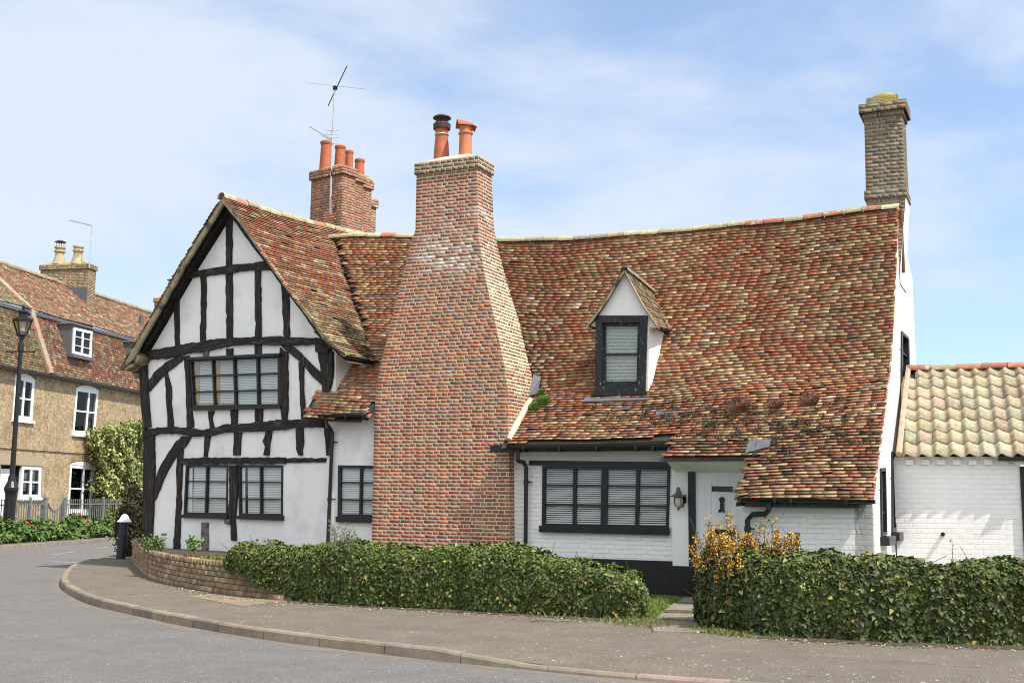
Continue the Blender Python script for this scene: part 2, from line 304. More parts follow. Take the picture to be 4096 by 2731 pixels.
def dense(pts,step):
    pts=[np.array(p,float) for p in pts];o=[]
    n=len(pts)
    for i in range(n-1):
        p0=pts[max(i-1,0)];p1=pts[i];p2=pts[i+1];p3=pts[min(i+2,n-1)]
        m_=max(1,int(np.linalg.norm(p2-p1)/step))
        for k in range(m_):
            t=k/m_;o.append(.5*((2*p1)+(-p0+p2)*t+(2*p0-5*p1+4*p2-p3)*t*t+(-p0+3*p1-3*p2+p3)*t**3))
    o.append(pts[-1]);return o
kd=dense(kw,.15)
kd=[sum(kd[max(0,i-3):i+4])/len(kd[max(0,i-3):i+4]) for i in range(len(kd))]
def nrm(path,i):
    d=path[min(i+1,len(path)-1)]-path[max(i-1,0)];d=d/np.linalg.norm(d);return np.array([-d[1],d[0]])
def ktop(x,y):   # the kerb drops towards the right for the crossing
    return 0.0 if x<-.8 else (-.075 if x>.2 else -.075*(x+.8)/1.0)
kin=[p+nrm(kd,i)*.125 for i,p in enumerate(kd)]
b=MB();acc=0;i=0
while i<len(kd)-1:
    ln=.9 if kd[i][0]>-4 else .55 ;j=i;d=0
    while j<len(kd)-1 and d<ln: d+=np.linalg.norm(kd[j+1]-kd[j]);j+=1
    col=jit(random.choice([(.26,.20,.15),(.24,.195,.145),(.255,.20,.155),(.21,.18,.135)]),.12)
    idx=list(range(i,j+1));vs=[];dz=random.uniform(-.004,.004)
    for q,k in enumerate(idx):
        e=0
        p=kd[k];r_=kin[k];t=ktop(*p)+dz;dd=(kd[min(k+1,len(kd)-1)]-kd[max(k-1,0)]);dd=dd/np.linalg.norm(dd)
        sh=dd*(.006 if q==0 else (-.006 if q==len(idx)-1 else 0));p=p+sh;r_=r_+sh
        nr=nrm(kd,k)
        vs+=[(*p,-.2),(*(p+nr*.012),t-.022),(*(p+nr*.03),t),(*r_,t),(*r_,-.2)]
    fs=[]
    for q in range(len(idx)-1):
        for w in range(4): fs.append((q*5+w,q*5+w+5,q*5+w+6,q*5+w+1))
    fs+= [(0,1,2,3,4),tuple((len(idx)-1)*5+w for w in (4,3,2,1,0))]
    b.add(vs,fs,col);i=j
struct(b.build('kerb',mKerb))
b=MB()
in2=[p+nrm(kd,i)*.75 for i,p in enumerate(kd)]
step=3;ids=list(range(0,len(kd),step))
b.v=[];
for k in ids: b.v+= [(*kin[k],ktop(*kd[k])-.003)]
for k in ids: b.v+= [(*in2[k],0.)]
n=len(ids);b.f=[(q,q+1,n+q+1,n+q) for q in range(n-1)]
outer=[(in2[k][0],in2[k][1]) for k in ids]
inner=[(0.4*0+40,30),(40,60),(-5,60)]
loop=outer+inner;base=len(b.v)
b.v+=[(x,y,0.) for x,y in loop]
for t in tessellate_polygon([[Vector((x,y,0)) for x,y in loop]]): b.f.append(tuple(base+q for q in t))
b.c=[(1,1,1)]*len(b.v);b.mi=[0]*len(b.f);pv=struct(b.build('pavement',mPave))
# gutter grit beside the kerb
gr_=[p-nrm(kd,i)*.02 for i,p in enumerate(kd)];gr2=[p-nrm(kd,i)*(.16+.07*math.sin(i*.31)+.05*math.sin(i*.83)) for i,p in enumerate(kd)]
mGrit=mat('gutter_grit',(.20,.145,.105),.95,var=.3,scale=12,bump=.6,bscale=80,second=(.150,.140,.128),second_amt=.48,second_scale=8,second_sharp=.06,third=(.5,.45,.38),third_amt=.70,third_scale=60)
b=MB();b.v=[(*p,-.1165) for p in gr_]+[(*p,-.1185) for p in gr2];n=len(gr_);b.f=[(i,n+i,n+i+1,i+1) for i in range(n-1)];b.mi=[0]*len(b.f);b.c=[(1,1,1)]*len(b.v);struct(b.build('gutter_grit',mGrit))
# far pavement and its kerb, along the terrace
b=MB();b.box(L,-25,70,-3.43,0,-.2,-.01);struct(b.build('far_pavement',mPave))
b=MB()
for k in range(90):
    u=-22+k*.92;b.box(L,u,u+.905,-3.56,-3.432,-.2,-.004,jit((.26,.21,.165),.12))
struct(b.build('far_kerb',mKerb))
# faded give-way markings
mMark=mat('faded_road_paint',(.30,.29,.28),.9,var=.3,scale=8,second=(.12,.11,.105),second_amt=.55,second_scale=14,second_sharp=.05)
b=MB()
for (x0,y0,x1,y1) in ((120,1273,173,1266),(225,1259,248,1255),(110,1287,180,1292)):
    a_=gk(x0,y0,-.116);c_=gk(x1,y1,-.116);d=(c_-a_);d/=np.linalg.norm(d);q=np.array([-d[1],d[0],0])*.06
    b.add([a_-q,c_-q,c_+q,a_+q],[(0,1,2,3)])
struct(b.build('road_marking',mMark))
# ---------------------------------------------------------------- the cottage: surfaces
def sm(x): x=min(1,max(0,x));return x*x*(3-2*x)
ZR=[(-9.2,7.50),(-8.5,7.49),(-6.8,7.33),(-5.6,7.2),(-4.67,7.04),(-3.17,6.93),(-.65,6.89),(1.32,6.90),(2.5,6.93),(3.41,6.97)]
def mainprof(u):
    k=sm((u+5.4)/2.2);zr=interp(u,ZR)-.07
    zk=(1-k)*4.60+k*(3.48+.2*sm((u+3)/6.4));ze=(1-k)*3.03+k*(zk-.805*1.24)
    ve=-.42;sl=(zk-ze)/(.82-ve)
    return zr,zk,sl
def mainz(u,v):
    zr,zk,sl=mainprof(u)
    if v>RV: return zr-(v-RV)*1.4
    if v>=.82:
        t=(v-.82)/(RV-.82);z=zk+(zr-zk)*t-.13*math.sin(math.pi*t)*(.5+.5*sm((u+5)/3))
    else: z=zk-sl*(.82-v)
    return z
def und(a,b_,k=1): return .009*math.sin(a*2.3+b_*1.1+k)+.010*math.sin(a*.9-b_*2.1+2*k)+.003*math.sin(a*5.1+b_*3.3)
def arc(f,v0,v1,n=90):
    vs=np.linspace(v0,v1,n);zs=np.array([f(v) for v in vs]);d=np.r_[0,np.cumsum(np.hypot(np.diff(vs),np.diff(zs)))];return vs,zs,d
_mc={}
def mainS(u,t):
    """t metres down the slope from the ridge"""
    k=round(u*12)
    def get(k):
        if k not in _mc: _mc[k]=arc(lambda v:mainz(k/12,v),RV,-2.1)
        return _mc[k]
    k0=math.floor(u*12);fr=u*12-k0;o=[]
    for kk in (k0,k0+1):
        vs,zs,d=get(kk);o.append((np.interp(t,d,vs),np.interp(t,d,zs)))
    v=o[0][0]*(1-fr)+o[1][0]*fr;z=o[0][1]*(1-fr)+o[1][1]*fr
    return M.P(u,v,z+und(u,t))
c3=lambda x,y:(450+x/1.96,700+y/1.96)
c4=lambda x,y:(500+x/1.7419,1350+y/1.7419)
cd_=lambda x,y:(2250+x/2.24,1000+y/2.24)
GL=[(862,152),(700,418),(560,640),(420,880),(300,1095),(150,1350),(62,1505)]
GR=[(876,156),(1030,362),(1160,575),(1280,740),(1400,910),(1560,1100),(1680,1262),(1830,1400)]
def gp(pts,v=-.35): return [G.hv(*c3(*p),v)[::2] for p in pts]
GLp=gp(GL);GRp=gp(GR);UA=GLp[0][0];GRp[0]=(UA+.02,GLp[0][1])
def gablez(u):
    return interp(u,GRp) if u>=UA else interp(-u,[(-p[0],p[1]) for p in GLp])
def inG(P):
    q=np.array(P)-G.o;return q@G.u,q@G.v,P[2]
def inM(P):
    q=np.array(P)-M.o;return q@M.u,q@M.v,P[2]
def tiles(name,parent,Sf,s0,s1,T,gauge=.1,w=.165,keep=None,pal=None,m=None,lift=.037,th=.012,wob=1,white=None):
    vs=[];cs=[];nrow=int(T/gauge)
    for r in range(nrow+1):
        t1=min((r+1)*gauge,T)+random.uniform(-.007,.007);t0=r*gauge-.03
        s=s0-random.random()*w;drift=random.uniform(-.3,.3)
        rw=random.uniform(-.004,.004)
        while s<s1:
            ww=w*random.uniform(.93,1.06);a=max(s,s0);e=min(s+ww-.005,s1);s+=ww
            if e-a<.03: continue
            mid=(a+e)/2;P=Sf(mid,t1)
            if keep and not keep(mid,t1,P): continue
            Pa=Sf(a,t1);Pe=Sf(e,t1);Qa=Sf(a,max(t0,0));Qe=Sf(e,max(t0,0))
            n=np.cross(Pe-Pa,Qa-Pa);n/=np.linalg.norm(n)+1e-9
            if n[2]<0:n=-n
            dn=(Pa-Qa);dn/=np.linalg.norm(dn)+1e-9
            sk=random.gauss(0,.001)*wob;l1=lift+random.gauss(0,.0015)*wob;l2=l1+random.gauss(0,.001)*wob;dl=random.gauss(0,.0012)*wob
            if random.random()<.03*wob: l1+=random.uniform(0,.025);l2+=random.uniform(0,.02);sk+=random.uniform(-.02,.02)
            pa=Pa+dn*(dl+sk)+n*(l1+rw);pe=Pe+dn*(dl-sk)+n*(l2+rw)
            vs+=[Qa+n*.002,Qe+n*.002,pe,pa,Qa-n*.010,Qe-n*.010,pe-n*th-dn*.004,pa-n*th-dn*.004]
            c=pal(mid,t1,P);cs+=[c]*8
    vs=np.array(vs);n=len(vs)//8
    f=np.array([(0,1,2,3),(3,2,6,7),(0,3,7,4),(1,5,6,2)]);faces=(f[None]+8*np.arange(n)[:,None,None]).reshape(-1,4)
    return fast(name,vs,faces,np.array(cs),m or mTile,parent)
def hsh(a,b_,s=1.): return .5+.5*math.sin(a*1.7*s+1.3*math.sin(b_*1.1*s+.7)+math.sin(a*.63*s-b_*2.1*s))
RED=[(.28,.092,.052),(.31,.108,.06),(.24,.082,.046),(.29,.118,.07),(.20,.082,.05),(.31,.135,.078)]
BUF=[(.40,.33,.17),(.33,.265,.135),(.44,.37,.21),(.27,.215,.12),(.36,.25,.13)]
DRK=[(.22,.165,.10),(.25,.20,.12),(.16,.12,.08),(.22,.13,.085),(.28,.22,.14)]
def palmain(u,t,P):
    z=P[2];r=random.random();low=sm((3.6-z)/1.6);h=hsh(u,t)
    pr=.46+.34*(h-.5)-.05*low;pb=.30-.16*(h-.5)
    if u<-1.2 and z<5.8 and z>3.2: pr-=.14;pb-=.14
    if u<-5.4: pr-=.02
    c=random.choice(RED if r<pr else BUF if r<pr+pb else DRK);c=tuple(x*1.22*.70+m_*.30 for x,m_ in zip(c,(.30,.165,.092)))
    if random.random()<.20*low: c=random.choice([(.08,.055,.035),(.11,.075,.045),(.15,.11,.065)])
    if random.random()<(.05 if u<-1.5 and 3.4<z<5.6 else .004): c=(.5,.46,.38)
    w_=(.98+.28*hsh(u*.55+1,t*.9,1))*(1-.10*low);c=(c[0]*1.1*w_,c[1]*.97*w_,c[2]*.90*w_)
    return jit(c,.2)
def palgable(u,t,P):
    r=random.random();pr=.60+.2*(hsh(u,t,1.3)-.5)
    if t>3.8: pr=.12
    elif t>3.0:pr=.38
    c=tuple(x*1.3 for x in random.choice(RED if r<pr else BUF if r<pr+(1-pr)*.42 else DRK))
    return jit(c,.2)
def palA(u,t,P):
    r=random.random();c=random.choice(DRK if r<.5 else BUF if r<.72 else RED)
    return jit((c[0]*.9,c[1]*.95,c[2]),.2)
def palB(u,t,P):
    r=random.random();g=.5+.28*math.sin(u*5.2+t*.6)
    c=random.choice(RED if r<.50+.3*(g-.5) else DRK if r<.85 else BUF)
    return jit(c,.2)
def skin(name,parent,Sf,s0,s1,T,m,ns=40,ntt=24,off=-.02,keep=None):
    ss=np.linspace(s0,s1,ns+1);tt=np.linspace(0,T,ntt+1);b=MB()
    for t in tt:
        for s_ in ss:
            p=Sf(s_,t);b.v.append((p[0],p[1],p[2]+off));b.c.append((1,1,1))
    for j in range(ntt):
        for i in range(ns):
            if keep:
                P=Sf((ss[i]+ss[i+1])/2,(tt[j]+tt[j+1])/2)
                if not keep((ss[i]+ss[i+1])/2,(tt[j]+tt[j+1])/2,P): continue
            a=j*(ns+1)+i;b.f.append((a,a+1,a+ns+2,a+ns+1));b.mi.append(0)
    return b.build(name,m,parent)
BR=[(.33,.085,.045),(.39,.12,.06),(.28,.07,.042),(.44,.16,.065),(.25,.08,.055),(.20,.12,.105),(.34,.20,.12),(.34,.12,.07),(.20,.12,.10)]
BRT=[(.31,.10,.075),(.26,.085,.07),(.34,.13,.085),(.20,.11,.095),(.36,.16,.10),(.16,.11,.10)]
def bricks(name,parent,fr,corn,z0,z1,h=.0655,faces=(0,1,3),colf=None,m=None,core=None,joint=.019,sl=.222,capz=True):
    """brickwork round a body whose plan corners at height z are corn(z) -> 4 (u,v), counter-clockwise from front left"""
    n=int(round((z1-z0)/h));h=(z1-z0)/n;vs=[];cs=[]
    for k in range(n):
        za=z0+k*h;zb=za+h-joint;A=[fr.P(u,v,za) for u,v in corn(za)];B=[fr.P(u,v,zb) for u,v in corn(za+h)]
        for f in faces:
            a0,a1=A[f],A[(f+1)%4];b0,b1=B[f],B[(f+1)%4];Ln=np.linalg.norm(a1-a0)
            d=(a1-a0)/Ln;nr=np.array([d[1],-d[0],0]);head=(k%2==0)
            bl=(sl-joint)/2+.0 if head else sl
            x=.004;first=True
            while x<Ln-.004:
                ln=bl*random.uniform(.95,1.05)
                if first: ln=sl if head else sl*.5
                if head and first is False and x<sl+.03: ln=.055
                first=False
                e=min(x+ln,Ln-.004)
                if Ln-.004-e<.05: e=Ln-.004
                if e-x<.02: break
                o=random.uniform(.0015,.004)
                ta,tb=x/Ln,e/Ln;j_=lambda:np.array([0,0,random.gauss(0,.0025)])+d*random.gauss(0,.003)
                p=[a0+(a1-a0)*ta,a0+(a1-a0)*tb,b0+(b1-b0)*tb,b0+(b1-b0)*ta]
                q=[w+nr*o+j_() for w in p];r_=[w-nr*.02 for w in p]
                vs+=q+r_
                c=colf((q[0]+q[2])/2) if colf else jit(random.choice(BR),.18)
                cs+=[c]*8;x=e+joint
    vs=np.array(vs);m_=len(vs)//8
    f_=np.array([(0,1,2,3),(1,0,4,5),(2,1,5,6),(3,2,6,7),(0,3,7,4)]);fc=(f_[None]+8*np.arange(m_)[:,None,None]).reshape(-1,4)
    o=fast(name,vs,fc,np.array(cs),m or mBrk,parent)
    b=MB();zs=np.linspace(z0,z1,n+1)
    for z in zs: b.v+=[tuple(fr.P(u,v,z)) for u,v in corn(z)];b.c+=[(1,1,1)]*4
    for i in range(len(zs)-1):
        for k in range(4): b.f.append((i*4+k,i*4+(k+1)%4,i*4+4+(k+1)%4,i*4+4+k))
    t_=(len(zs)-1)*4;b.f.append((t_,t_+1,t_+2,t_+3));b.mi=[0]*len(b.f)
    return o,b
def win(fr,quad,v,nc,nr,parent,fw=.05,bw=.03,m=None,mull=(),blind=True,sill=None,glass=None,depth=.06,slat=.034,name='window',colb=None,bmat=None,rows=None,blindrect=(0,1,0,1),proud=.02,label=None,dark=.35):
    """quad: TL,TR,BR,BL pixels on the plane v; returns the frame object, with glass, blind and sill under it"""
    m=m or mBlk
    q=[fr.hv(*p,v)[::2] for p in quad];q=[np.array(p) for p in q]
    Wd=np.linalg.norm(q[1]-q[0]);Ht=np.linalg.norm(q[3]-q[0])
    def P(a,b_): return (q[0]*(1-a)*(1-b_)+q[1]*a*(1-b_)+q[2]*a*b_+q[3]*(1-a)*b_)
    def rect(a0,a1,b0,b1): return [tuple(P(a0,b0)),tuple(P(a1,b0)),tuple(P(a1,b1)),tuple(P(a0,b1))]
    b=MB();fa,fb=fw/Wd,fw/Ht;f=v-proud
    b.prism(fr,rect(0,1,0,fb),f,v+depth);b.prism(fr,rect(0,1,1-fb,1),f,v+depth)
    b.prism(fr,rect(0,fa,fb,1-fb),f,v+depth);b.prism(fr,rect(1-fa,1,fb,1-fb),f,v+depth)
    for i in range(1,nc):
        w_=(bw*1.9 if i in mull else bw)/Wd/2;x=i/nc if colb is None else colb[i-1];b.prism(fr,rect(x-w_,x+w_,fb,1-fb),f+.006,v+depth-.004)
    for j in range(1,nr):
        h_=bw*.55/Ht/2;y=j/nr if rows is None else rows[j-1];b.prism(fr,rect(fa,1-fa,y-h_,y+h_),f+.014,v+depth-.01)
    o=b.build(name,m,parent);
    if label:o['label']=label
    b=MB();r_=rect(fa*.5,1-fa*.5,fb*.5,1-fb*.5);b.add([fr.P(p[0],v+.03,p[1]) for p in r_],[(3,2,1,0)]);b.build('glass',glass or mGlass,o)
    if blind:
        x0,x1,y0,y1=blindrect;b=MB();H_=Ht*(y1-y0);n=max(3,int(H_/slat))
        for k in range(n):
            ya=y0+(y1-y0)*(k+.03)/n;yb=y0+(y1-y0)*(k+.03+(1-dark))/n
            p=[P(x0+fa,ya),P(x1-fa,ya),P(x1-fa,yb),P(x0+fa,yb)];ti=random.uniform(-.003,.003)
            b.add([fr.P(p[0][0],v+.066+ti,p[0][1]),fr.P(p[1][0],v+.066+ti,p[1][1]),fr.P(p[2][0],v+.050,p[2][1]),fr.P(p[3][0],v+.050,p[3][1])],[(0,1,2,3)])
        b.build('blind',bmat or mBlind,o)
    b=MB();r_=rect(.001,.999,.001,.999);dp=.5
    vs=[fr.P(p[0],v+depth-.002,p[1]) for p in r_]+[fr.P(p[0],v+dp,p[1]) for p in r_]
    b.add(vs,[(4,5,6,7),(0,1,5,4),(1,2,6,5),(2,3,7,6),(3,0,4,7)]);b.build('room_lining',mDark,o)
    if sill:
        sq=[fr.hv(*p,v-.05)[::2] for p in sill];b=MB();b.prism(fr,sq,v-.09,v+.02);b.build('sill',m if m is not mBlk else mBlk,o)
    return o,q
def wob(pts,step=.10,a=.007):
    o=[];n=len(pts)
    for i in range(n):
        p,q=np.array(pts[i]),np.array(pts[(i+1)%n]);k=max(1,int(np.linalg.norm(q-p)/step))
        for j in range(k):
            w=p+(q-p)*j/k
            o.append((w[0]+random.gauss(0,a)*(j>0),w[1]+random.gauss(0,a)*(j>0)))
    return o
# ---------------------------------------------------------------- the cottage
CO=M.P(-2,2,0);cot=thing('timber_framed_cottage','white timber-framed cottage with sagging red tiled roof and tall tapering brick chimney','cottage',CO)
# windows as pixel quads
wU=[c4(445,140),c4(1088,112),c4(1088,490),c4(470,500)]
wL1=[c4(428,884),c4(722,886),c4(718,1235),c4(412,1230)]
wL2=[c4(792,886),c4(1104,888),c4(1101,1240),c4(798,1238)]
hq=lambda qd,fr,v:[fr.hv(*p,v)[::2] for p in qd]
# gabled front wall
wallout=[c4(150,1475),c4(180,600),c4(140,300),c4(135,110)]
lo=[G.hv(*p,0)[::2] for p in (c4(165,1480),c4(170,640),c4(130,600),c4(125,160))]
pl=[(lo[0][0],0.1),lo[1],lo[2],lo[3]]
pl+= [(u+.12,z-.16) for u,z in GLp[::-1][1:]]+[(UA,GLp[0][1]-.16)]+[(u-.1,z-.2) for u,z in GRp[1:-2]]+[(0,GRp[-2][1]-.25),(0,.1)]
pl=[p for i,p in enumerate(pl) if not(4<=i and p[1]<lo[3][1] and p[0]<-2)]
b=MB();b.prism(G,pl,0,.22,holes=[hq(w,G,0) for w in (wU,wL1,wL2)]);b.build('gable_wall',mPl,cot)
# return wall of the cross wing, back along v
b=MB();b.box(G,-.25,0,.22,6,0,4.5);b.box(G,-5.8,-5.6,.2,7,0,4.7);b.build('side_wall',mPl,cot)
# timbers
def timber(name,pts,f=c4,pr=.035,m=None,a=.008,label=None,lean=0):
    q=[G.hv(*f(*p),0)[::2] for p in pts];b=MB();b.prism(G,wob(q,.10,a),-pr-random.uniform(0,.012),.03)
    o=b.build(name,m or (mTimH if ('beam' in name or 'bress' in name) else mTim),cot)
    if label:o['label']=label
    return o
T=timber
T('corner_post',[(112,170),(160,160),(168,300),(172,420),(188,620),(145,640),(128,500),(118,330)],pr=.06)
T('corner_post',[(142,640),(213,672),(216,1000),(208,1130),(197,1480),(140,1480),(136,1000)],pr=.05)
T('brace',[(165,318),(210,245),(290,175),(370,128),(432,130),(400,165),(330,220),(262,278),(212,335),(175,378)])
T('stud',[(280,250),(300,240),(312,290),(328,345),(330,480),(343,620),(305,622),(298,480),(290,330)],pr=.03)
T('stud',[(420,137),(452,125),(458,300),(470,480),(483,625),(441,632),(436,480),(432,300)])
T('bressumer',[(138,655),(200,630),(350,620),(450,630),(560,645),(640,630),(700,605),(850,600),(980,585),(1100,572),(1390,568),(1396,625),(1250,625),(1100,640),(1000,655),(850,655),(700,662),(600,686),(500,690),(380,672),(250,670),(140,705)],pr=.055)
T('stud',[(585,512),(628,512),(612,560),(630,632),(598,637),(590,570)],pr=.03)
T('stud',[(745,503),(790,503),(787,604),(748,606)],pr=.03)
T('stud',[(915,500),(965,498),(960,590),(916,592)],pr=.03)
T('stud',[(1090,70),(1140,100),(1143,430),(1135,574),(1103,576),(1095,510),(1090,300)])
T('stud',[(1218,170),(1250,195),(1253,400),(1265,568),(1236,570),(1225,350)],pr=.03)
T('brace',[(1095,55),(1180,65),(1250,130),(1310,190),(1368,242),(1388,338),(1330,285),(1250,195),(1185,135)])
T('corner_post',[(1350,55),(1410,85),(1458,100),(1460,230),(1448,320),(1420,430),(1398,570),(1395,400),(1382,260),(1362,120)],pr=.06)
T('stud',[(565,690),(600,688),(590,760),(578,830),(556,830)],pr=.03)
T('stud',[(767,662),(820,660),(812,740),(808,820),(762,820)],pr=.03)
T('stud',[(990,655),(1030,653),(1015,740),(1008,822),(972,818),(985,760),(968,720)],pr=.03)
T('stud',[(1198,632),(1246,630),(1250,700),(1243,820),(1217,820),(1200,775)],pr=.03)
T('brace',[(405,685),(470,685),(440,742),(392,790),(342,860),(302,930),(262,1020),(228,1110),(208,1140),(214,1000),(250,905),(300,820),(350,742)])
T('stud',[(375,805),(412,780),(405,900),(400,1050),(394,1250),(384,1485),(344,1478),(358,1300),(370,1100),(365,930)])
T('lintel_beam',[(398,838),(1125,834),(1125,880),(398,882)],pr=.05)
T('lintel_beam',[(1127,840),(1408,838),(1402,868),(1127,872)],pr=.02)
T('post',[(735,888),(787,888),(792,1100),(775,1250),(783,1412),(750,1412),(746,1285),(728,1240),(738,1100)])
T('stud',[(540,1286),(586,1286),(582,1498),(540,1498)],m=mTim2,label='bleached grey short stud',pr=.03)
T('stud',[(1397,625),(1440,628),(1430,822),(1412,822)],pr=.03)
T('stud',[(700,1255),(742,1262),(744,1300),(712,1296)],m=mTim2,pr=.06)
c=c3
T('stud',[(896,285),(945,335),(943,722),(898,726)],f=c,pr=.03)
T('collar_beam',[(575,770),(720,745),(900,715),(1200,680),(1240,722),(1252,747),(1050,755),(900,775),(720,795),(570,812)],f=c,pr=.05)
T('purlin_end',[(592,742),(625,705),(656,745),(642,766),(596,766)],f=c,pr=.16)
T('stud',[(695,795),(738,792),(742,900),(737,1100),(735,1312),(695,1316),(693,1190),(703,1150),(702,900)],f=c,pr=.03)
T('stud',[(893,770),(945,768),(948,1292),(902,1294)],f=c,pr=.03)
T('stud',[(1122,750),(1168,748),(1172,1276),(1128,1280)],f=c,pr=.03)
T('stud',[(1328,850),(1388,935),(1394,1270),(1352,1275),(1340,1000)],f=c,pr=.03)
T('stud',[(488,975),(526,900),(530,1342),(500,1350)],f=c,pr=.03)
T('tie_beam',[(235,1385),(500,1345),(620,1320),(860,1285),(1100,1275),(1300,1265),(1650,1282),(1668,1330),(1450,1337),(1100,1330),(960,1337),(800,1370),(640,1392),(450,1437),(240,1447)],f=c,pr=.06)
T('stud',[(705,1368),(762,1365),(758,1420),(718,1422)],f=c,m=mTim2,pr=.03,label='bleached grey stub under the tie beam')
T('stud',[(900,1360),(950,1358),(950,1420),(902,1424)],f=c,pr=.03)
T('stud',[(1122,1326),(1173,1326),(1173,1410),(1125,1412)],f=c,pr=.03)
T('post_head',[(190,1440),(262,1432),(262,1492),(192,1498)],f=c,pr=.30)
T('post_head',[(1616,1335),(1672,1332),(1720,1365),(1715,1400),(1620,1392)],f=c,pr=.1)
# rafters following the gable and the verge boards outside them
def band(name,outer,inner,v0,v1,m,fr=G,par=None,a=.004):
    b=MB();b.prism(fr,wob(list(outer)+list(inner)[::-1],.12,a),v0,v1,back=True);return b.build(name,m,par or cot)
def gpix(pts,v): return [G.hv(*c3(*p),v)[::2] for p in pts]
band('rafter',gpix([(868,240),(700,470),(560,690),(420,930),(300,1140),(205,1330),(170,1430)],-.12),gpix([(900,290),(760,490),(650,665),(555,815),(430,1035),(330,1230),(238,1385),(215,1430)],-.12),-.14,-.05,mTim)
band('rafter',gpix([(880,238),(1010,390),(1140,560),(1240,700),(1370,880),(1540,1110),(1660,1260),(1740,1350)],-.12),gpix([(868,262),(945,345),(1090,545),(1200,690),(1325,860),(1500,1090),(1620,1262),(1700,1365)],-.12),-.14,-.05,mTim)
mVerge=mat('verge_board',(.34,.27,.17),.9,var=.35,scale=5,bump=.7,bscale=14,second=(.07,.055,.04),second_amt=.56,second_scale=3.5,second_sharp=.08)
band('verge_board',[(u+.03,z-.035) for u,z in GLp],gpix([(866,236),(742,436),(606,655),(470,888),(350,1105),(222,1330),(168,1440)],-.33),-.345,-.29,mVerge)
band('verge_board',[(u-.0,z-.03) for u,z in GRp],gpix([(868,225),(1005,385),(1135,572),(1236,712),(1365,895),(1535,1115),(1655,1285),(1815,1425)],-.33),-.345,-.29,mVerge)
b=MB();b.prism(G,gpix([(62,1506),(150,1360),(215,1430),(190,1480),(100,1530)],-.3),-.30,.0,back=True);b.build('eaves_board',mVerge,cot)
b=MB();b.tube([G.P(u,-.40,z) for u,z in gpix([(1640,1275),(1720,1345),(1818,1402)],-.4)],[.025,.03,.02],6);b.build('gutter_bracket',mTim,cot)
# soffit under the right-hand slope of the cross wing
b=MB();e1=GRp[-1];e0=GRp[-3]
P_=lambda u,z,v:G.P(u,v,z)
b.add([P_(e1[0],e1[1]-.16,-.30),P_(e0[0],e0[1]-.3,-.30),P_(e0[0],e0[1]-.3,3.6),P_(e1[0],e1[1]-.16,3.6)],[(0,1,2,3)]);b.build('soffit',mat('old_soffit',(.10,.085,.065),.9,var=.3),cot)
# brackets of the windows
win(G,wU,0,4,3,cot,fw=.085,bw=.05,colb=(.268,.505,.755),sill=[c4(468,492),c4(1090,478),c4(1090,494),c4(468,508)],depth=.1,mull=(),dark=.12,rows=(.36,.665))
mWood=mat('bare_pine',(.50,.30,.15),.6,var=.2)
b=MB()
for (x0,y0,x1,y1) in ((497,175,520,470),(640,165,662,465),(497,455,618,472),(640,452,765,470)):
    b.prism(G,hq([c4(x0,y0),c4(x1,y0),c4(x1,y1),c4(x0,y1)],G,.06),.040,.047)
b.build('secondary_window_frame',mWood,cot)
b=MB();b.prism(G,hq([c4(448,140),c4(1092,110),c4(1092,128),c4(450,156)],G,-.06),-.13,.0);b.build('window_hood',mBlk,cot)
win(G,wL1,0,2,3,cot,fw=.045,bw=.04,sill=[c4(398,1230),c4(720,1234),c4(718,1262),c4(398,1254)],dark=.12,m=mBlk,blindrect=(.11,1,0,1))
win(G,wL2,0,2,3,cot,fw=.045,bw=.04,sill=[c4(780,1237),c4(1098,1240),c4(1097,1273),c4(780,1262)],dark=.14,m=mBlk,blindrect=(.12,1,0,1))
for w_,x0 in ((wL1,440),(wL2,808)): b=MB();b.prism(G,hq([c4(x0,905),c4(x0+34,905),c4(x0+34,1225),c4(x0,1225)],G,.06),.044,.049);b.build('window_reveal',mWht,cot)
b=MB();b.prism(G,[(-5.7,-.02),(0,-.02),(0,.33),(-2,.35),(-5.7,.37)],-.03,.05);b.build('plinth',mPlinth,cot)
# roof of the cross wing
def arcp(pr):
    d=np.r_[0,np.cumsum([math.dist(pr[i],pr[i+1]) for i in range(len(pr)-1)])];return d,[p[0] for p in pr],[p[1] for p in pr]
dR,uR_,zR_=arcp(GRp);dL,uL_,zL_=arcp(GLp)
def gS(side):
    d,uu,zz=(dR,uR_,zR_) if side>0 else (dL,uL_,zL_)
    def f(s,t):
        return G.P(np.interp(t,d,uu),s,np.interp(t,d,zz)-.055+und(s,t,2)-.06*math.sin(min(1,max(0,(s+.35)/4.5))*math.pi))
    return f
def keepG(s,t,P):
    u,v,z=inM(P);return not(z<mainz(u,v)-.12 and v<RV+1.0 and u<UE)
tiles('cross_wing_roof',cot,gS(1),-.37,5.6,dR[-1],.082,.18,keepG,palgable)
rf2=tiles('cross_wing_roof',cot,gS(-1),-.37,5.6,dL[-1],.10,.165,None,palgable)
skin('roof_boarding',cot,gS(1),-.33,5.6,dR[-1],mUnder,off=-.015,keep=keepG);skin('roof_boarding',cot,gS(-1),-.33,5.6,dL[-1],mUnder,off=-.015)
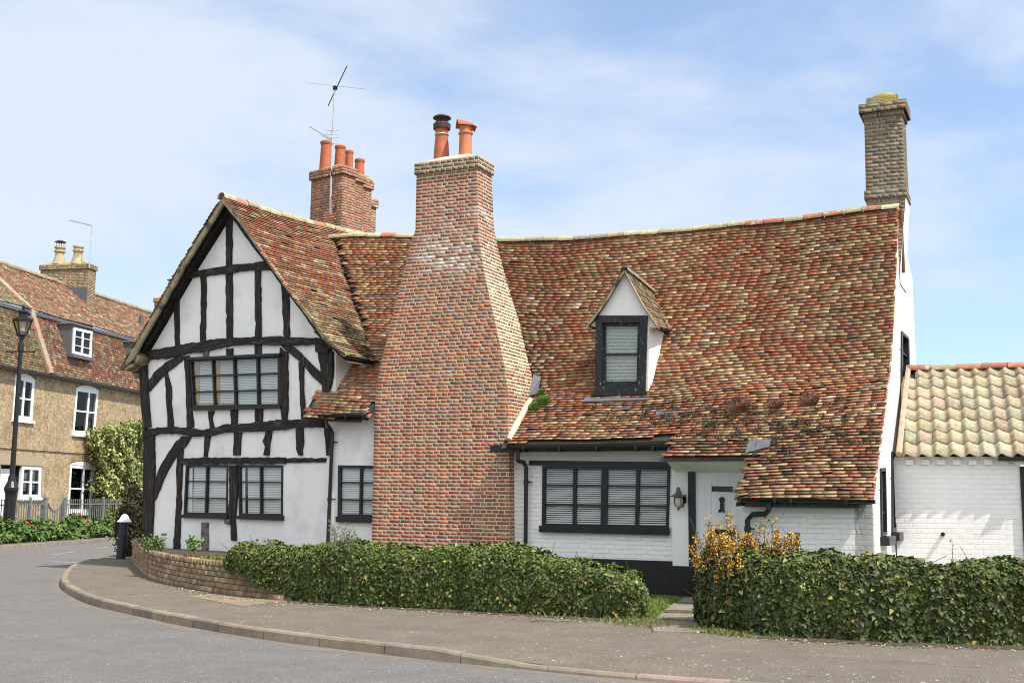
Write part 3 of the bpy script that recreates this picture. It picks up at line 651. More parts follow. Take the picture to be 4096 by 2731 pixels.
# ridge tiles: half-round, end to end
def ridge(name,path,parent,r=.115,ln=.33,pal=None,flat=1.):
    b=MB();path=[np.array(p,float) for p in path];d=np.r_[0,np.cumsum([np.linalg.norm(path[i+1]-path[i]) for i in range(len(path)-1)])]
    A=np.array(path);at=lambda s:np.array([np.interp(s,d,A[:,k]) for k in range(3)])
    s=0
    while s<d[-1]-.05:
        e=min(s+ln*random.uniform(.95,1.06),d[-1]);p0=at(s+.006);p1=at(e-.004);dr=p1-p0;L_=np.linalg.norm(dr);dr/=L_;sd=np.cross(dr,[0,0,1.]);sd/=np.linalg.norm(sd);up=np.cross(sd,dr)
        if up[2]<0:up=-up
        c=jit(pal() if pal else random.choice([(.40,.35,.20),(.36,.31,.19),(.32,.28,.18),(.38,.16,.09),(.42,.38,.25)]),.15);o=random.gauss(0,.006);rr=r*random.uniform(.95,1.04);vs=[]
        for p,k in ((p0,1.0),(p1,.97)):
            for rad in (rr*k,rr*k-.018):
                for a in np.linspace(-.15,math.pi+.15,11): vs.append(p+sd*rad*math.cos(a)+up*(rad*flat*math.sin(a)-.045+o))
        fs=[]
        for i in range(10): fs+=[(i,i+1,22+i+1,22+i),(11+i,33+i,33+i+1,11+i+1),(i,11+i,11+i+1,i+1),(22+i,22+i+1,33+i+1,33+i)]
        b.add(vs,fs,c);s=e
    return b.build(name,mRidge,parent)
ridge('ridge_tiles',[G.P(UA,v,GLp[0][1]-.03-.06*math.sin(min(1,(v+.4)/4.5)*math.pi)) for v in np.linspace(-.39,5.4,12)],rf2)
# main roof
CH0=M.hv(860*K,950*K,-.2)[0];CH1=M.hv(1168*K,950*K,-.2)[0]
def keepM(s,t,P):
    gu,gv,z=inG(P)
    if gu<-.38 and (gv<0 or z<gablez(gu)): return False
    if gu<-.01 and gv>-.02 and z<gablez(gu)-.03: return False
    u,v,_=inM(P)
    if CH0-.02<u<CH1+.02 and v<.45: return False
    lim=-.42 if u<.13 else (-.90 if u<1.45+.12*(1 if v>-1 else 0) else -1.82)
    if u<.13 and u>-5.5: lim=-.40
    if u>.13 and v<-.90:
        if u<1.36+(-v-.90)*.10: return False
    return v>=lim-.03
mr=tiles('main_roof',cot,mainS,-9.3,UE,7.6,.079,.185,keepM,palmain)
skin('roof_boarding',cot,mainS,-9.3,UE-.03,7.5,mUnder,120,70,-.015,keepM)
ridge('ridge_tiles',[M.P(u,RV,interp(u,ZR)-.03+.01*math.sin(u*3)) for u in np.linspace(-9.0,UE+.01,40)],mr,r=.12,ln=.36,flat=.8)
# rear slope
b=MB();
for i in range(24):
    u0=-9+i*(UE+8.5)/24;u1=-9+(i+1)*(UE+8.5)/24
    b.add([M.P(u0,RV,interp(u0,ZR)-.08),M.P(u1,RV,interp(u1,ZR)-.08),M.P(u1,5.6,3.2),M.P(u0,5.6,3.2)],[(0,1,2,3)],(.3,.12,.07))
b.build('rear_roof',mTile,cot)
# front walls of the main wing
kc=lambda x,y:(x*K,y*K)
w3=[c4(1488,888),c4(1800,892),c4(1792,1250),c4(1484,1246)]
VL=-.05
b=MB();uA=M.hv(*kc(761,1200),VL)[0]
b.prism(M,[(uA,0),(-4.3,0),(-4.3,3.35),(uA,3.35)],VL,VL+.25,holes=[hq(w3,M,VL)]);b.build('front_wall',mPl,cot,label='smooth white rendered wall between the gable and the big chimney')
win(M,w3,VL,2,3,cot,fw=.05,bw=.04,colb=(.51,),sill=[c4(1474,1245),c4(1810,1250),c4(1808,1290),c4(1476,1284)],dark=.14)
cw=lambda x,y:(2000+x/1.96,1700+y/1.96)
w4=[cw(335,318),cw(1338,330),cw(1325,808),cw(330,792)]
b=MB();b.prism(M,[(-3.3,0),(.02,0),(.02,2.62),(-3.3,2.62)],0,.25,holes=[hq(w4,M,0)])
b.build('front_wall',mPaintBrick,cot,uv=M,label='white painted brick wall under the long low window')
win(M,w4,0,4,3,cot,fw=.05,bw=.055,mull=(2,),colb=(.262,.497,.755),rows=(.315,.635),sill=[cw(312,786),cw(1328,806),cw(1328,862),cw(312,836)],dark=.42,slat=.036,m=mBlk)
b=MB();b.prism(M,hq([cw(232,276),cw(1338,288),cw(1340,328),cw(232,312)],M,-.04),-.06,.02);b.build('lintel_beam',mBlk,cot)
z_p=M.hv(*kc(1540,1288),0)[2]
b=MB();b.box(M,-3.28,.0,-.02,.05,-.03,z_p);b.build('plinth',mPlinth,cot)
# pillar, door wall and porch cove
VP=-.07
uP0=M.hv(*kc(1544,1200),VP)[0];uP1=M.hv(*kc(1582,1200),VP)[0];uD0=M.hv(*kc(1598,1200),VP)[0];uD1=1.62
zD=M.hv(*kc(1600,1084),VP)[2];zPl=M.hv(*kc(1560,1299),VP)[2]
b=MB();b.box(M,uP0,uP1,VP,.2,zPl,2.3);b.box(M,uD1,uD1+.15,VP,.2,0,2.3);b.box(M,uP1,uD1,VP,.2,zD,2.35);b.build('pillar',mPl,cot)
b=MB();b.box(M,uP0-.003,uP1-.002,VP-.006,.2,-.03,zPl-.002);b.build('plinth',mPlinth,cot)
b=MB();b.box(M,uP1+.002,uD0,VP-.03,.05,-.02,zD+.03);b.build('door_frame',mBlk,cot)
b=MB();b.box(M,uD0+.002,uD1-.002,VP+.02,VP+.06,.03,zD-.002)
x=uD0+.11
while x<uD1-.05: b.box(M,x-.0535,x+.0475,VP+.012,VP+.02,.12,zD-.10);x+=.105
door=b.build('door',mWht,cot)
cdv=lambda x,y:(2600+x/2.24,1780+y/2.24)
def onp(pts,v,f=cdv): return [M.hv(*f(*p),v)[::2] for p in pts]
b=MB();b.prism(M,onp([(555,366),(742,371),(740,417),(554,412)],VP),VP-.012,VP+.012);sgn=b.build('name_plate',mBlk,door)
def text(s,fr,u,v,z,size,parent,m,width,name='lettering'):
    cu=bpy.data.curves.new(name,'FONT');cu.body=s;cu.size=size;cu.extrude=.002;cu.align_x='CENTER';cu.align_y='CENTER'
    o=bpy.data.objects.new(name,cu);S.collection.objects.link(o)
    dg=bpy.context.evaluated_depsgraph_get();me=bpy.data.meshes.new_from_object(o.evaluated_get(dg));bpy.data.objects.remove(o)
    mw=Matrix(((fr.u[0],0,-fr.v[0],0),(fr.u[1],0,-fr.v[1],0),(0,1,0,0),(0,0,0,1)))
    p=parent
    while p.parent is not None:p=p.parent
    xs_=[v_.co.x for v_ in me.vertices];me.transform(Matrix.Diagonal((width/(max(xs_)-min(xs_)),1,1,1)));P=fr.P(u,v,z)-np.array(p['_o'][:]);me.transform(Matrix.Translation(Vector(P))@mw)
    me.materials.clear();me.materials.append(m);o=bpy.data.objects.new(name,me);S.collection.objects.link(o);o.parent=parent;return o
q=onp([(648,391)],VP-.014)[0];wq=onp([(568,391),(728,391)],VP)
tx=text('The Old George',M,q[0],VP-.0145,q[1],.085,door,mat('plate_lettering',(.16,.165,.16),.5,var=0),abs(wq[1][0]-wq[0][0]))
b=MB();b.prism(M,onp([(622,478),(630,468),(642,466),(645,458),(652,466),(664,470),(670,480),(668,495),(662,510),(663,575),(672,590),(668,600),(652,590),(640,592),(626,602),(612,590),(620,578),(630,570),(632,510),(624,495)],VP),VP-.03,VP+.012);b.build('knocker',mIron,door)
b=MB();b.prism(M,onp([(532,770),(540,755),(590,750),(700,756),(745,765),(756,785),(752,820),(730,822),(725,800),(560,792),(536,800)],VP),VP-.02,VP+.012);b.build('letter_plate',mIron,door)
# cove under the roof above the door
z0=zD+.005;z1=M.hv(*kc(1600,1060),VP-.55)[2]-.0
pr_=[(VP-.0,z0),(VP-.03,z0),(VP-.16,z0+(z1-z0)*.25),(VP-.33,z0+(z1-z0)*.6),(VP-.48,z1),(VP-.48,z1+.03),(VP,z1+.03)]
ua_=M.hv(*kc(1540,1075),VP-.3)[0];b=MB();b.prism(M,pr_,ua_,1.75,axis='u',back=True);b.build('porch_cove',mPl,cot)
b=MB();zl=M.hv(*kc(1620,1055),-.8)[2]
b.prism(M,[(-.86,zl-.02),(-.86,zl+.005),(-.70,zl+.10),(-.55,zl+.12),(-.55,zl-.02)],ua_-.04,1.40,axis='u',back=True);b.build('lead_flashing',mLead,cot)
b=MB()
for i in range(5):
    u=1.42+i*.07;P=[M.P(u,-.66,mainz(u,-.66)+.062),M.P(u+.072,-.66,mainz(u,-.66)+.062),M.P(u+.072,-.90+.02*i,mainz(u,-.90+.02*i)+.066),M.P(u,-.92+.02*i,mainz(u,-.92+.02*i)+.066)]
    b.add(P,[(0,1,2,3)])
b.build('lead_flashing',mLead,cot)
# lean-to in front of the right-hand end
VW=-1.60;UW=UE-.05
uB=1.53
b=MB();b.prism(M,[(uB,0),(UW,0),(UW,1.66),(uB,1.66)],VW,VW+.2);b.build('lean_to_wall',mPaintBrick,cot,uv=M)
b=MB();b.prism(M,[(VW+.2,0),(VP,0),(VP,mainz(uB,VP)-.1),(VW+.2,mainz(uB,VW+.2)-.08)],uB,uB+.15,axis='u');b.build('lean_to_side_wall',mPl,cot)
# end wall with three windows
ew=lambda x,y:M.hu(x*K,y*K,UW)[1:]
c9=lambda x,y:ew((3400+x/1.493)/K,(1200+y/1.493)/K)
sil=[ew(2097,470),ew(2100,560),ew(2107,700),ew(2109,830)]
sil=[(min(v,5.6),z) for v,z in sil]
hw=[[c9(302,184),c9(345,225),c9(352,565),c9(300,540)],[c9(176,1004),c9(204,1000),c9(212,1400),c9(182,1410)],[c9(244,905),c9(262,915),c9(268,1380),c9(246,1385)]]
hw=[[(max(v,VW+.03),z) for v,z in q] for q in hw]
pe=[(VW,0),(VW,mainz(UW,VW)-.05)]+[(v,mainz(UW,v)-.035) for v in np.linspace(VW+.2,RV,16)]+[(3.3,6.9),(5.5,6.0),(5.6,3.3),(5.6,0)]
b=MB();b.prism(M,pe,UW,UW-.25,holes=hw,axis='u');b.build('end_wall',mPaintBrick,cot,uv=M)
for q in hw:
    b=MB();cx_=sum(p[0] for p in q)/4;cz=sum(p[1] for p in q)/4
    inn=[(cx_+(p[0]-cx_)*.76,cz+(p[1]-cz)*.9) for p in q];b.prism(M,q,UW+.03,UW-.1,holes=[inn],axis='u')
    l,r_=min(p[0] for p in q),max(p[0] for p in q);zb=min(p[1] for p in q)
    for zz in (.33,.66): b.box(M,UW-.04,UW-.0,l+.05,r_-.05,zb+(max(p[1] for p in q)-zb)*zz-.012,zb+(max(p[1] for p in q)-zb)*zz+.012)
    o=b.build('window',mBlk,cot);b=MB();b.add([M.P(UW-.05,p[0],p[1]) for p in q],[(0,1,2,3)]);b.build('glass',mGlassD,o)
    b=MB();b.box(M,UW-.5,UW-.12,l,r_,zb,max(p[1] for p in q));b.build('room_lining',mDark,o)
    b=MB();b.box(M,UW-.05,UW+.13,l-.06,r_+.02,zb-.13,zb-.005);b.build('sill',mBlk,o)
# ---------------------------------------------------------------- gutters and pipes
def gutter(u0,u1,v,z0,z1,parent,fr=M,r=.062,joins=()):
    b=MB();n=10;vs=[]
    for u,z in ((u0,z0),(u1,z1)):
        for rr in (r,r-.008):
            for k in range(n+1):
                a=math.pi*k/n;vs.append(fr.P(u,v-rr*math.cos(a),z-rr*math.sin(a)*.95))
    m_=n+1;fs=[]
    for k in range(n): fs+=[(k,k+1,2*m_+k+1,2*m_+k),(m_+k,3*m_+k,3*m_+k+1,m_+k+1),(k,m_+k,m_+k+1,k+1),(2*m_+k,2*m_+k+1,3*m_+k+1,3*m_+k)]
    fs+=[(0,2*m_,3*m_,m_),(n,m_+n,3*m_+n,2*m_+n),tuple(range(m_)),tuple(2*m_+k for k in range(m_))[::-1]]
    b.add(vs,fs)
    for t in joins:
        u=u0+(u1-u0)*t;z=z0+(z1-z0)*t;b.box(fr,u-.02,u+.02,v-r-.006,v+r,z-r-.004,z-.0)
        b.box(fr,u-.012,u+.012,v-.01,v+.10,z-r-.03,z-r+.005)
    return b.build('gutter',mBlk,parent)
def pipe(pts,parent,r=.036,clips=(),fr=M,name='downpipe'):
    b=MB();b.tube(pts,r,12,cap=True)
    for i,t in clips:
        p=np.array(pts[i])+(np.array(pts[i+1])-np.array(pts[i]))*t
        b.tube([p-np.array([0,0,.035]),p+np.array([0,0,.035])],r+.009,12)
        q=p+fr.u*.085;b.tube([p,q],.011,6);b.tube([q+fr.v*-.012,q+fr.v*.05],.014,6)
    return b.build(name,mBlk,parent,smooth=False)
# gutter over the long window
a0=M.hv(*cw(72,182),-.46);a1=M.hv(*cw(1352,172),-.46)
gutter(a0[0],.10,-.46,a0[2]+.03,a1[2]+.03,cot,joins=(.1,.33,.56,.8,.9))
b=MB();b.box(M,-3.2,.10,-.395,-.36,a0[2]-.06,a0[2]+.06);b.build('fascia_board',mBlk,cot)
p0=M.hv(*cw(140,205),-.46);p1=M.hv(*cw(205,300),-.09);p2=M.hv(*kc(1208,1290),-.09)
P0=M.P(p0[0],-.46,p0[2]+.02);P1=M.P(p0[0],-.46,p0[2]-.14);P2=M.P(p1[0]-.03,-.12,p1[2]+.02);P3=M.P(p1[0],-.09,p1[2]-.07)
pipe([P0,P1,P1+(P2-P1)*.1-np.array([0,0,.02]),P2,P3,M.P(p1[0],-.09,.02)],cot,clips=((4,.12),(4,.78)))
# gutter between the gable and the big chimney, pipe down the corner
g0=M.hv(*c4(1352,545),-.46);g1=M.hv(*c4(1735,550),-.46)
gutter(g0[0],CH0-.01,-.46,g0[2]+.03,g1[2]+.03,cot,joins=(.12,.6,.97))
b=MB();b.box(M,g0[0]+.25,CH0-.02,-.395,-.36,g0[2]-.09,g0[2]+.05);b.build('fascia_board',mBlk,cot)
q0=M.hv(*c4(1402,565),-.42);q1=M.hv(*c4(1445,660),-.12);q2=M.hv(*c4(1416,1370),-.12)
zt=q2[2];sl_=(q1[0]-q2[0])/(q1[2]-q2[2])
pipe([M.P(*q0[:2],q0[2]+.03),M.P(q0[0],-.42,q0[2]-.08),M.P(q1[0]-.02,-.15,q1[2]+.06),M.P(*q1),M.P(q2[0]-sl_*(zt-.1),-.12,.1)],cot,clips=((3,.07),(3,.47)))
# lean-to gutter with its swan neck
cz=lambda x,y:(2700+x/1.742,1700+y/1.742)
l0=M.hv(*cz(443,525),-1.90);l1=M.hv(*cz(1395,545),-1.90)
gutter(l0[0],l1[0],-1.90,l0[2]+.05,l1[2]+.05,cot,r=.06,joins=(.02,.28,.4,.8))
b=MB();b.box(M,l0[0]+.08,l1[0]-.22,-1.835,-1.62,l0[2]-.085,l0[2]+.0);b.build('fascia_board',mBlk,cot)
s0=M.hv(*cz(652,560),-1.90);s1=M.hv(*cz(505,640),-1.68);s2=M.hv(*cz(503,720),-1.68)
pipe([M.P(*s0[:2],s0[2]+.03),M.P(s0[0],-1.9,s0[2]-.06),M.P(s0[0]-.06,-1.86,s0[2]-.12),M.P(s1[0]+.08,-1.70,s1[2]+.04),M.P(s1[0],-1.68,s1[2]-.04),M.P(s2[0],-1.68,.02)],cot,r=.04,clips=((4,.1),))
# lead soaker at the foot of the roof, cement fillet against the chimney
b=MB()
# ---------------------------------------------------------------- big front chimney
def cinv(px,py,v): r_=M.hv(px*K,py*K,v);return r_[0],r_[2]
VF=-.21
lf=[cinv(x,y,VF) for x,y in ((854,1235),(860,950),(866,878),(890,774),(913,683),(948,545),(954,530),(957,390),(957,380))]
rt_=[cinv(x,y,VF) for x,y in ((1170,1235),(1168,960),(1169,902),(1158,831),(1137,736),(1113,626),(1101,548),(1099,520),(1097,390),(1097,380))]
uLz=sorted([(z,u) for u,z in lf]);uRz=sorted([(z,u) for u,z in rt_])
bk=[]
for x,y in ((1232,912),(1213,831),(1194,745),(1166,655),(1139,545),(1134,520),(1129,392)):
    u=-3.2
    for _ in range(8):
        q=M.hu(x*K,y*K,u);u=interp(q[2],uRz)
    bk.append((q[2],q[1]))
bk=sorted(bk)
bk=[(0,bk[0][1]+.05)]+bk
ztop=cinv(1000,368,VF)[1]
corn=lambda z:[(interp(z,uLz),VF),(interp(z,uRz),VF),(interp(z,uRz),interp(z,bk)),(interp(z,uLz),interp(z,bk))]
def cchim(P):
    u,v,z=inM(P)
    top=sm((z-4.9)/1.2)
    c=random.choice(BRT if random.random()<top else BR)
    c=tuple(x*.76+m_*.24 for x,m_ in zip(c,(.34,.14,.085)));c=jit(c,.16)
    # lime bloom where the stack narrows
    e=math.exp(-((u+4.55)/.30)**2-((z-6.0)/.32)**2)+.9*math.exp(-((u+3.95)/.28)**2-((z-5.9)/.30)**2)+.5*math.exp(-((u+3.6)/.15)**2-((z-6.75)/.2)**2)+.35*math.exp(-((u+4.1)/.5)**2-((z-6.6)/.5)**2)
    e=min(.85,e*random.uniform(0,1.4)) if random.random()<e+.1 else 0
    if random.random()<.03: e=max(e,.15)
    return tuple(c[i]*(1-e)+(.62,.58,.55)[i]*e for i in range(3))
ch,core=bricks('front_chimney',cot,M,corn,.0,ztop-.24,h=.0655,faces=(0,1,3),colf=cchim,sl=.222)
corn2=lambda z:[(a+da,b_+db) for (a,b_),(da,db) in zip(corn(ztop-.3),((-.03,-.03),(.03,-.03),(.03,.03),(-.03,.03)))]
b2,core2=bricks('oversailing_courses',ch,M,corn2,ztop-.24,ztop-.02,h=.07,faces=(0,1,2,3),colf=lambda P:jit(random.choice([(.20,.13,.09),(.24,.15,.10),(.17,.12,.09)]),.15))
core.build('mortar',mMort,ch);core2.build('mortar',mMort,ch)
cc=corn2(0);b=MB();cu_=[p[0] for p in cc];cv_=[p[1] for p in cc]
b.taper(M,(cu_[0]+.03,cu_[1]-.03,cv_[0]+.03,cv_[2]-.03),(cu_[0]+.42,cu_[1]-.30,cv_[0]+.2,cv_[2]-.2),ztop-.035,ztop+.10);b.build('flaunching',mat('cream_flaunching',(.60,.52,.38),.95,var=.12,scale=5,bump=.5,bscale=20),ch)
def pot(fr,u,v,z,prof,parent,m,name='chimney_pot'):
    b=MB();b.lathe(fr.P(u,v,z),prof,28);return b.build(name,m,parent,smooth=False)
vp=sum(cv_)/4
ua,za=cinv(1014,346,vp);ub,zb=cinv(1069,342,vp)
h1=cinv(1014,292,vp)[1]-za;rA=.135
pot(M,ua,vp,za-.1,[(rA+.016,-.12),(rA+.012,0),(rA+.008,.12),(rA-.012,.35),(rA-.008,h1+.07)],ch,mTerra)
b=MB();c_=M.P(ua,vp,za+h1-.03);b.lathe(c_,[(.10,-.02),(rA+.03,-.02),(rA+.035,.07),(rA+.01,.10),(.11,.10)],28)
for k in range(10):
    a=k*math.pi/5;b.tube([c_+[.115*math.cos(a),.115*math.sin(a),.08],c_+[.115*math.cos(a),.115*math.sin(a),.21]],.006,5)
b.lathe(c_,[(.02,.19),(.17,.19),(.178,.20),(.16,.225),(.10,.255),(.03,.27),(0,.272)],28);b.build('cowl',mat('dark_cowl',(.05,.025,.022),.5,var=.2),ch)
b=MB();b.lathe(M.P(ua,vp,za+h1-.17),[(rA+.002,0),(rA+.004,.0),(rA+.004,.02),(rA+.001,.02)],28);b.build('strap',mAlu,ch)
h2=cinv(1069,303,vp)[1]-zb
pot(M,ub,vp,zb-.06,[(.128,-.15),(.125,0),(.122,.1),(.118,h2+.0),(.135,h2+.005),(.14,h2+.02),(.135,h2+.035),(.118,h2+.04),(.116,h2+.16),(.10,h2+.16)],ch,mat('orange_terracotta',(.48,.17,.075),.7,var=.12,scale=5))
# hooded half-round top, open to the front and sloping down behind
b=MB();c_=M.P(ub,vp,zb+h2+.13);vs=[];nA=12
for j,(dv,w_,hh) in enumerate(((-.17,.155,.13),(-.02,.15,.115),(.12,.15,.07),(.2,.15,.02))):
    for rr in (1,.88):
        for k in range(nA+1):
            a=math.pi*k/nA;d=np.array([.57,.55,0])/.79;d=M.u*.80+M.v*.6;sd=-M.u*.6+M.v*.8
            vs.append(c_+d*dv+np.cross(d,[0,0,1.])*w_*rr*math.cos(a)+np.array([0,0,hh*rr*math.sin(a)-.035+(.0 if j<3 else -.04)]))
fs=[];m_=nA+1
for j in range(3):
    for k in range(nA):
        o=j*2*m_;p=o+2*m_;fs+=[(o+k,o+k+1,p+k+1,p+k),(o+m_+k,p+m_+k,p+m_+k+1,o+m_+k+1)]
for k in range(nA): fs+=[(k,m_+k,m_+k+1,k+1)]
b.add(vs,fs);b.build('hooded_pot_top',mTerra,ch)
# cement fillet and lead soaker where the roof meets the right flank
b=MB();pts=[]
for t in np.linspace(0,1,7):
    v=-.36+t*.98;pts.append(M.P(interp(mainz(-2.9,v),uRz)+.07-.02*t,v,mainz(-2.9,v)+.05))
b.tube(pts,[.045,.06,.065,.06,.06,.055,.045],8);b.build('cement_fillet',mCem,cot)
b=MB();z_=mainz(-2.8,.78)
b.add([M.P(interp(z_+.1,uRz)+.012,.66,z_-.02),M.P(-2.78,.70,z_+.03),M.P(-2.84,1.0,z_+.36),M.P(interp(z_+.4,uRz)+.02,.98,z_+.42)],[(0,1,2,3)]);b.build('lead_flashing',mLead,cot)
# ---------------------------------------------------------------- dormer
def roofhit(x,y):
    r_=ray(x,y);t=10
    while t<40:
        p=CAM+r_*t;u,v,z=inM(p)
        if z<mainz(u,v) and v<RV: return u,v,z
        t+=.01
    return u,v,z
VD=roofhit(*cd_(520,1290))[1]
print('dormer front v',VD)
DH=lambda x,y,v=VD:M.hv(*cd_(x,y),v)[::2]
dap=DH(556,160);dwl=DH(300,640);dwr=DH(785,640);dbl=DH(297,1285);dbr=DH(750,1285)
b=MB();dq=[DH(*p) for p in ((305,590),(765,590),(748,1283),(297,1283))]
dout=[(dq[3][0]-.0,dbl[1]-.1),DH(302,690),DH(232,672),DH(552,188),DH(855,690),DH(778,690),(dq[2][0]+.04,dbr[1]-.1)]
b.prism(M,dout,VD,VD+.14,holes=[dq]);
uc0,uc1=dq[3][0]+.01,DH(778,690)[0];zt=DH(778,690)[1]
b.box(M,uc0,uc1,VD+.14,VD+1.9,dbl[1]-.2,zt+.02)
dorm=b.build('dormer',mPl,cot)
o,_=win(M,[cd_(305,590),cd_(765,590),cd_(748,1283),cd_(297,1283)],VD,1,1,cot,fw=.13,m=mBlkW,blind=False,name='dormer_window',depth=.10,proud=.05)
win(M,[cd_(345,640),cd_(718,640),cd_(706,1215),cd_(345,1222)],VD+.03,1,2,cot,fw=.085,bw=.06,m=mBlkW,name='sash',rows=(.51,),dark=.04,slat=.06,bmat=mat('cream_blind',(.62,.62,.55),.6,var=.04),depth=.05,proud=.02,glass=glassmat('clear_glass',(.85,.88,.85),.05))
b=MB();b.box(M,dq[3][0]-.04,dq[2][0]+.04,VD-.11,VD+.03,dbl[1]-.05,dbl[1]-.003);b.build('sill',mBlkW,cot)
b=MB();b.add([M.P(dq[3][0]-.16,VD-.02,dbl[1]-.04),M.P(dq[2][0]+.1,VD-.02,dbl[1]-.04),M.P(dq[2][0]+.12,VD-.24,mainz(-1,VD-.24)+.05),M.P(dq[3][0]-.18,VD-.24,mainz(-1,VD-.24)+.05)],[(0,3,2,1)]);b.build('lead_apron',mLead,cot)
VO=VD-.10
fa=DH(556,142,VO);fl=DH(218,668,VO);fr_=DH(868,690,VO)
rb=roofhit(*cd_(806,372));eb=roofhit(*cd_(985,722))
A0=M.P(fa[0],VO,fa[1]-.03);A1=M.P(rb[0]-.0,rb[1]+.15,rb[2]+.0);E0=M.P(fr_[0],VO,fr_[1]-.02);E1=M.P(eb[0],eb[1]+.05,eb[2]+.02)
F0=M.P(fl[0],VO,fl[1]-.02);F1=M.P(2*rb[0]-eb[0],eb[1],eb[2])
LnR=np.linalg.norm(E0-A0);LnL=np.linalg.norm(F0-A0);Dp=np.linalg.norm(A1-A0)
def dS(side):
    e0,e1,ln=(E0,E1,LnR) if side>0 else (F0,F1,LnL)
    def f(s,t):
        k=t/ln;a=s/Dp;p=(A0*(1-a)+A1*a)*(1-k)+(e0*(1-a)+e1*a)*k
        return p+np.array([0,0,-.05*math.sin(math.pi*min(1,k))+.006*math.sin(s*9+t*5)])
    return f
pald=lambda u,t,P:jit(random.choice(DRK+DRK+BUF+RED[3:5]),.2)
dr=tiles('dormer_roof',cot,dS(1),0,Dp,LnR,.085,.14,None,pald,lift=.016);tiles('dormer_roof',cot,dS(-1),0,Dp,LnL,.085,.14,None,pald,lift=.016)
skin('roof_boarding',cot,dS(1),0.02,Dp,LnR,mUnder,12,12,-.02);skin('roof_boarding',cot,dS(-1),0.02,Dp,LnL,mUnder,12,12,-.02)
ridge('ridge_tiles',[A0+(A1-A0)*t for t in np.linspace(-.02,1,5)],dr,r=.085,ln=.3,pal=lambda:(.24,.21,.14))
b=MB();e=.05
for p,q in ((A0,E0),(A0,F0)): b.tube([p-np.array([0,0,.06]),(p+q)/2-np.array([0,0,.10]),q-np.array([0,0,.03])],[.02,.022,.02],6)
b.build('verge_mortar',mVerge,cot)
# ---------------------------------------------------------------- rear chimney cluster
zc=lambda x,y,v:G.hv(x*K,y*K,v)
v0=4.0
uL0=zc(713,480,v0)[0];uR0=zc(785,480,v0)[0];zt1=zc(750,388,v0)[2]
mRB=mat('old_red_brick',attr=True,rough=.88,var=.3,scale=10,bump=.5,bscale=30,second=(.16,.12,.08),second_amt=.62,second_scale=3)
colr=lambda P:jit(random.choice([(.42,.13,.065),(.46,.16,.08),(.36,.12,.065),(.42,.19,.10),(.27,.12,.08)]),.2)
rc=thing('rear','x','x') if False else None
def stack(u0,u1,va,vb,zb_,zt_,first=None,col=colr,over=.045,bands=2,h=.068,fr=G,m=None,mort=None,lean=0,faces=(0,1,2,3),name='rear_chimney',parent=None):
    cn=lambda z:[(u0,va),(u1,va),(u1,vb),(u0,vb)]
    cn1=lambda z:[(u0-over,va-over),(u1+over,va-over),(u1+over,vb+over),(u0-over,vb+over)]
    o,c=bricks(name if first is None else 'shaft',first or cot if parent is None else parent,fr,cn,zb_,zt_-.22,h,faces,col,m or mRB)
    par=first or o
    c.build('mortar',mort or mMortG,par)
    o2,c2=bricks('oversailing_courses',par,fr,cn1,zt_-.217,zt_,h,(0,1,2,3),col,m or mRB);c2.build('mortar',mort or mMortG,par)
    return par
rch=stack(uL0,uR0,v0,v0+.45,5.5,zt1)
stack(uL0+.06,-4.12,v0+.52,v0+.92,5.5,zt1-.02,first=rch)
stack(uL0+.06,-4.28,v0+.98,v0+1.40,5.5,zt1-.05,first=rch)
stack(uL0+.3,-4.48,v0+1.44,v0+1.80,5.5,zt1-.42,first=rch,col=lambda P:jit(random.choice([(.42,.17,.08),(.45,.24,.12),(.36,.13,.07),(.40,.30,.17)]),.2))
b=MB();b.taper(G,(uL0-.03,uR0+.03,v0-.03,v0+.48),(uL0+.25,uR0-.25,v0+.15,v0+.35),zt1-.003,zt1+.11);b.taper(G,(uL0+.03,-4.25,v0+.485,v0+1.43),(uL0+.3,-4.3,v0+.6,v0+1.3),zt1-.03,zt1+.08);b.build('flaunching',mLich,rch)
b=MB();b.taper(G,(-4.6,-4.0,v0+.3,v0+1.2),(-4.5,-4.3,v0+.7,v0+1.0),7.6,8.6);b.build('mortar_skirt',mMortG,rch)
for x,yb,yt,v,w,mm in ((748,388,326,v0+.22,25,mTerra),(780,395,336,v0+.7,23,mTerra),(801,398,347,v0+1.12,18,mTerra),(825,415,367,v0+1.62,22,mTerra)):
    u,_,zb_=zc(x,yb,v);zt_=zc(x,yt,v)[2];h=zt_-zb_;r_=w/2/2600*30.5
    pot(G,u,v,zb_-.15,[(r_*1.18,0),(r_*1.12,.15),(r_*.92,h+.05),(r_*1.0,h+.06),(r_*1.08,h+.10),(r_*1.08,h+.13),(r_*.98,h+.15),(r_*.8,h+.15)],rch,mm)
# ---------------------------------------------------------------- right-hand end chimney
cR=lambda x,y:((3350+x/1.96),(300+y/1.96))
e=[M.hv(*cR(218,960),3.05),M.hv(*cR(528,940),3.05),M.hv(*cR(210,350),3.05),M.hv(*cR(505,330),3.05)]
eu0,eu1=(e[0][0]+e[2][0])/2,e[1][0];et0,et1=e[2][0],e[3][0]
zB0,zB1=M.hv(*cR(330,968),3.05)[2],M.hv(*cR(330,900),3.05)[2]
zS=M.hv(*cR(330,330),3.05)[2];zTT=M.hv(*cR(330,225),3.05)[2]
gre=lambda P:jit(random.choice([(.20,.165,.11),(.17,.14,.10),(.23,.185,.12),(.24,.15,.095),(.145,.13,.10)]),.18)
mGB=mat('grey_brick',attr=True,rough=.9,var=.25,scale=9,bump=.5,bscale=30,second=(.30,.22,.04),second_amt=.66,second_scale=2.6,second_sharp=.06)
VB=3.05;VE=M.hu(*cR(570,700),et1+.05)[1];VE=min(max(VE,3.7),4.2)
f=lambda z:(z-zB1)/(zS-zB1)
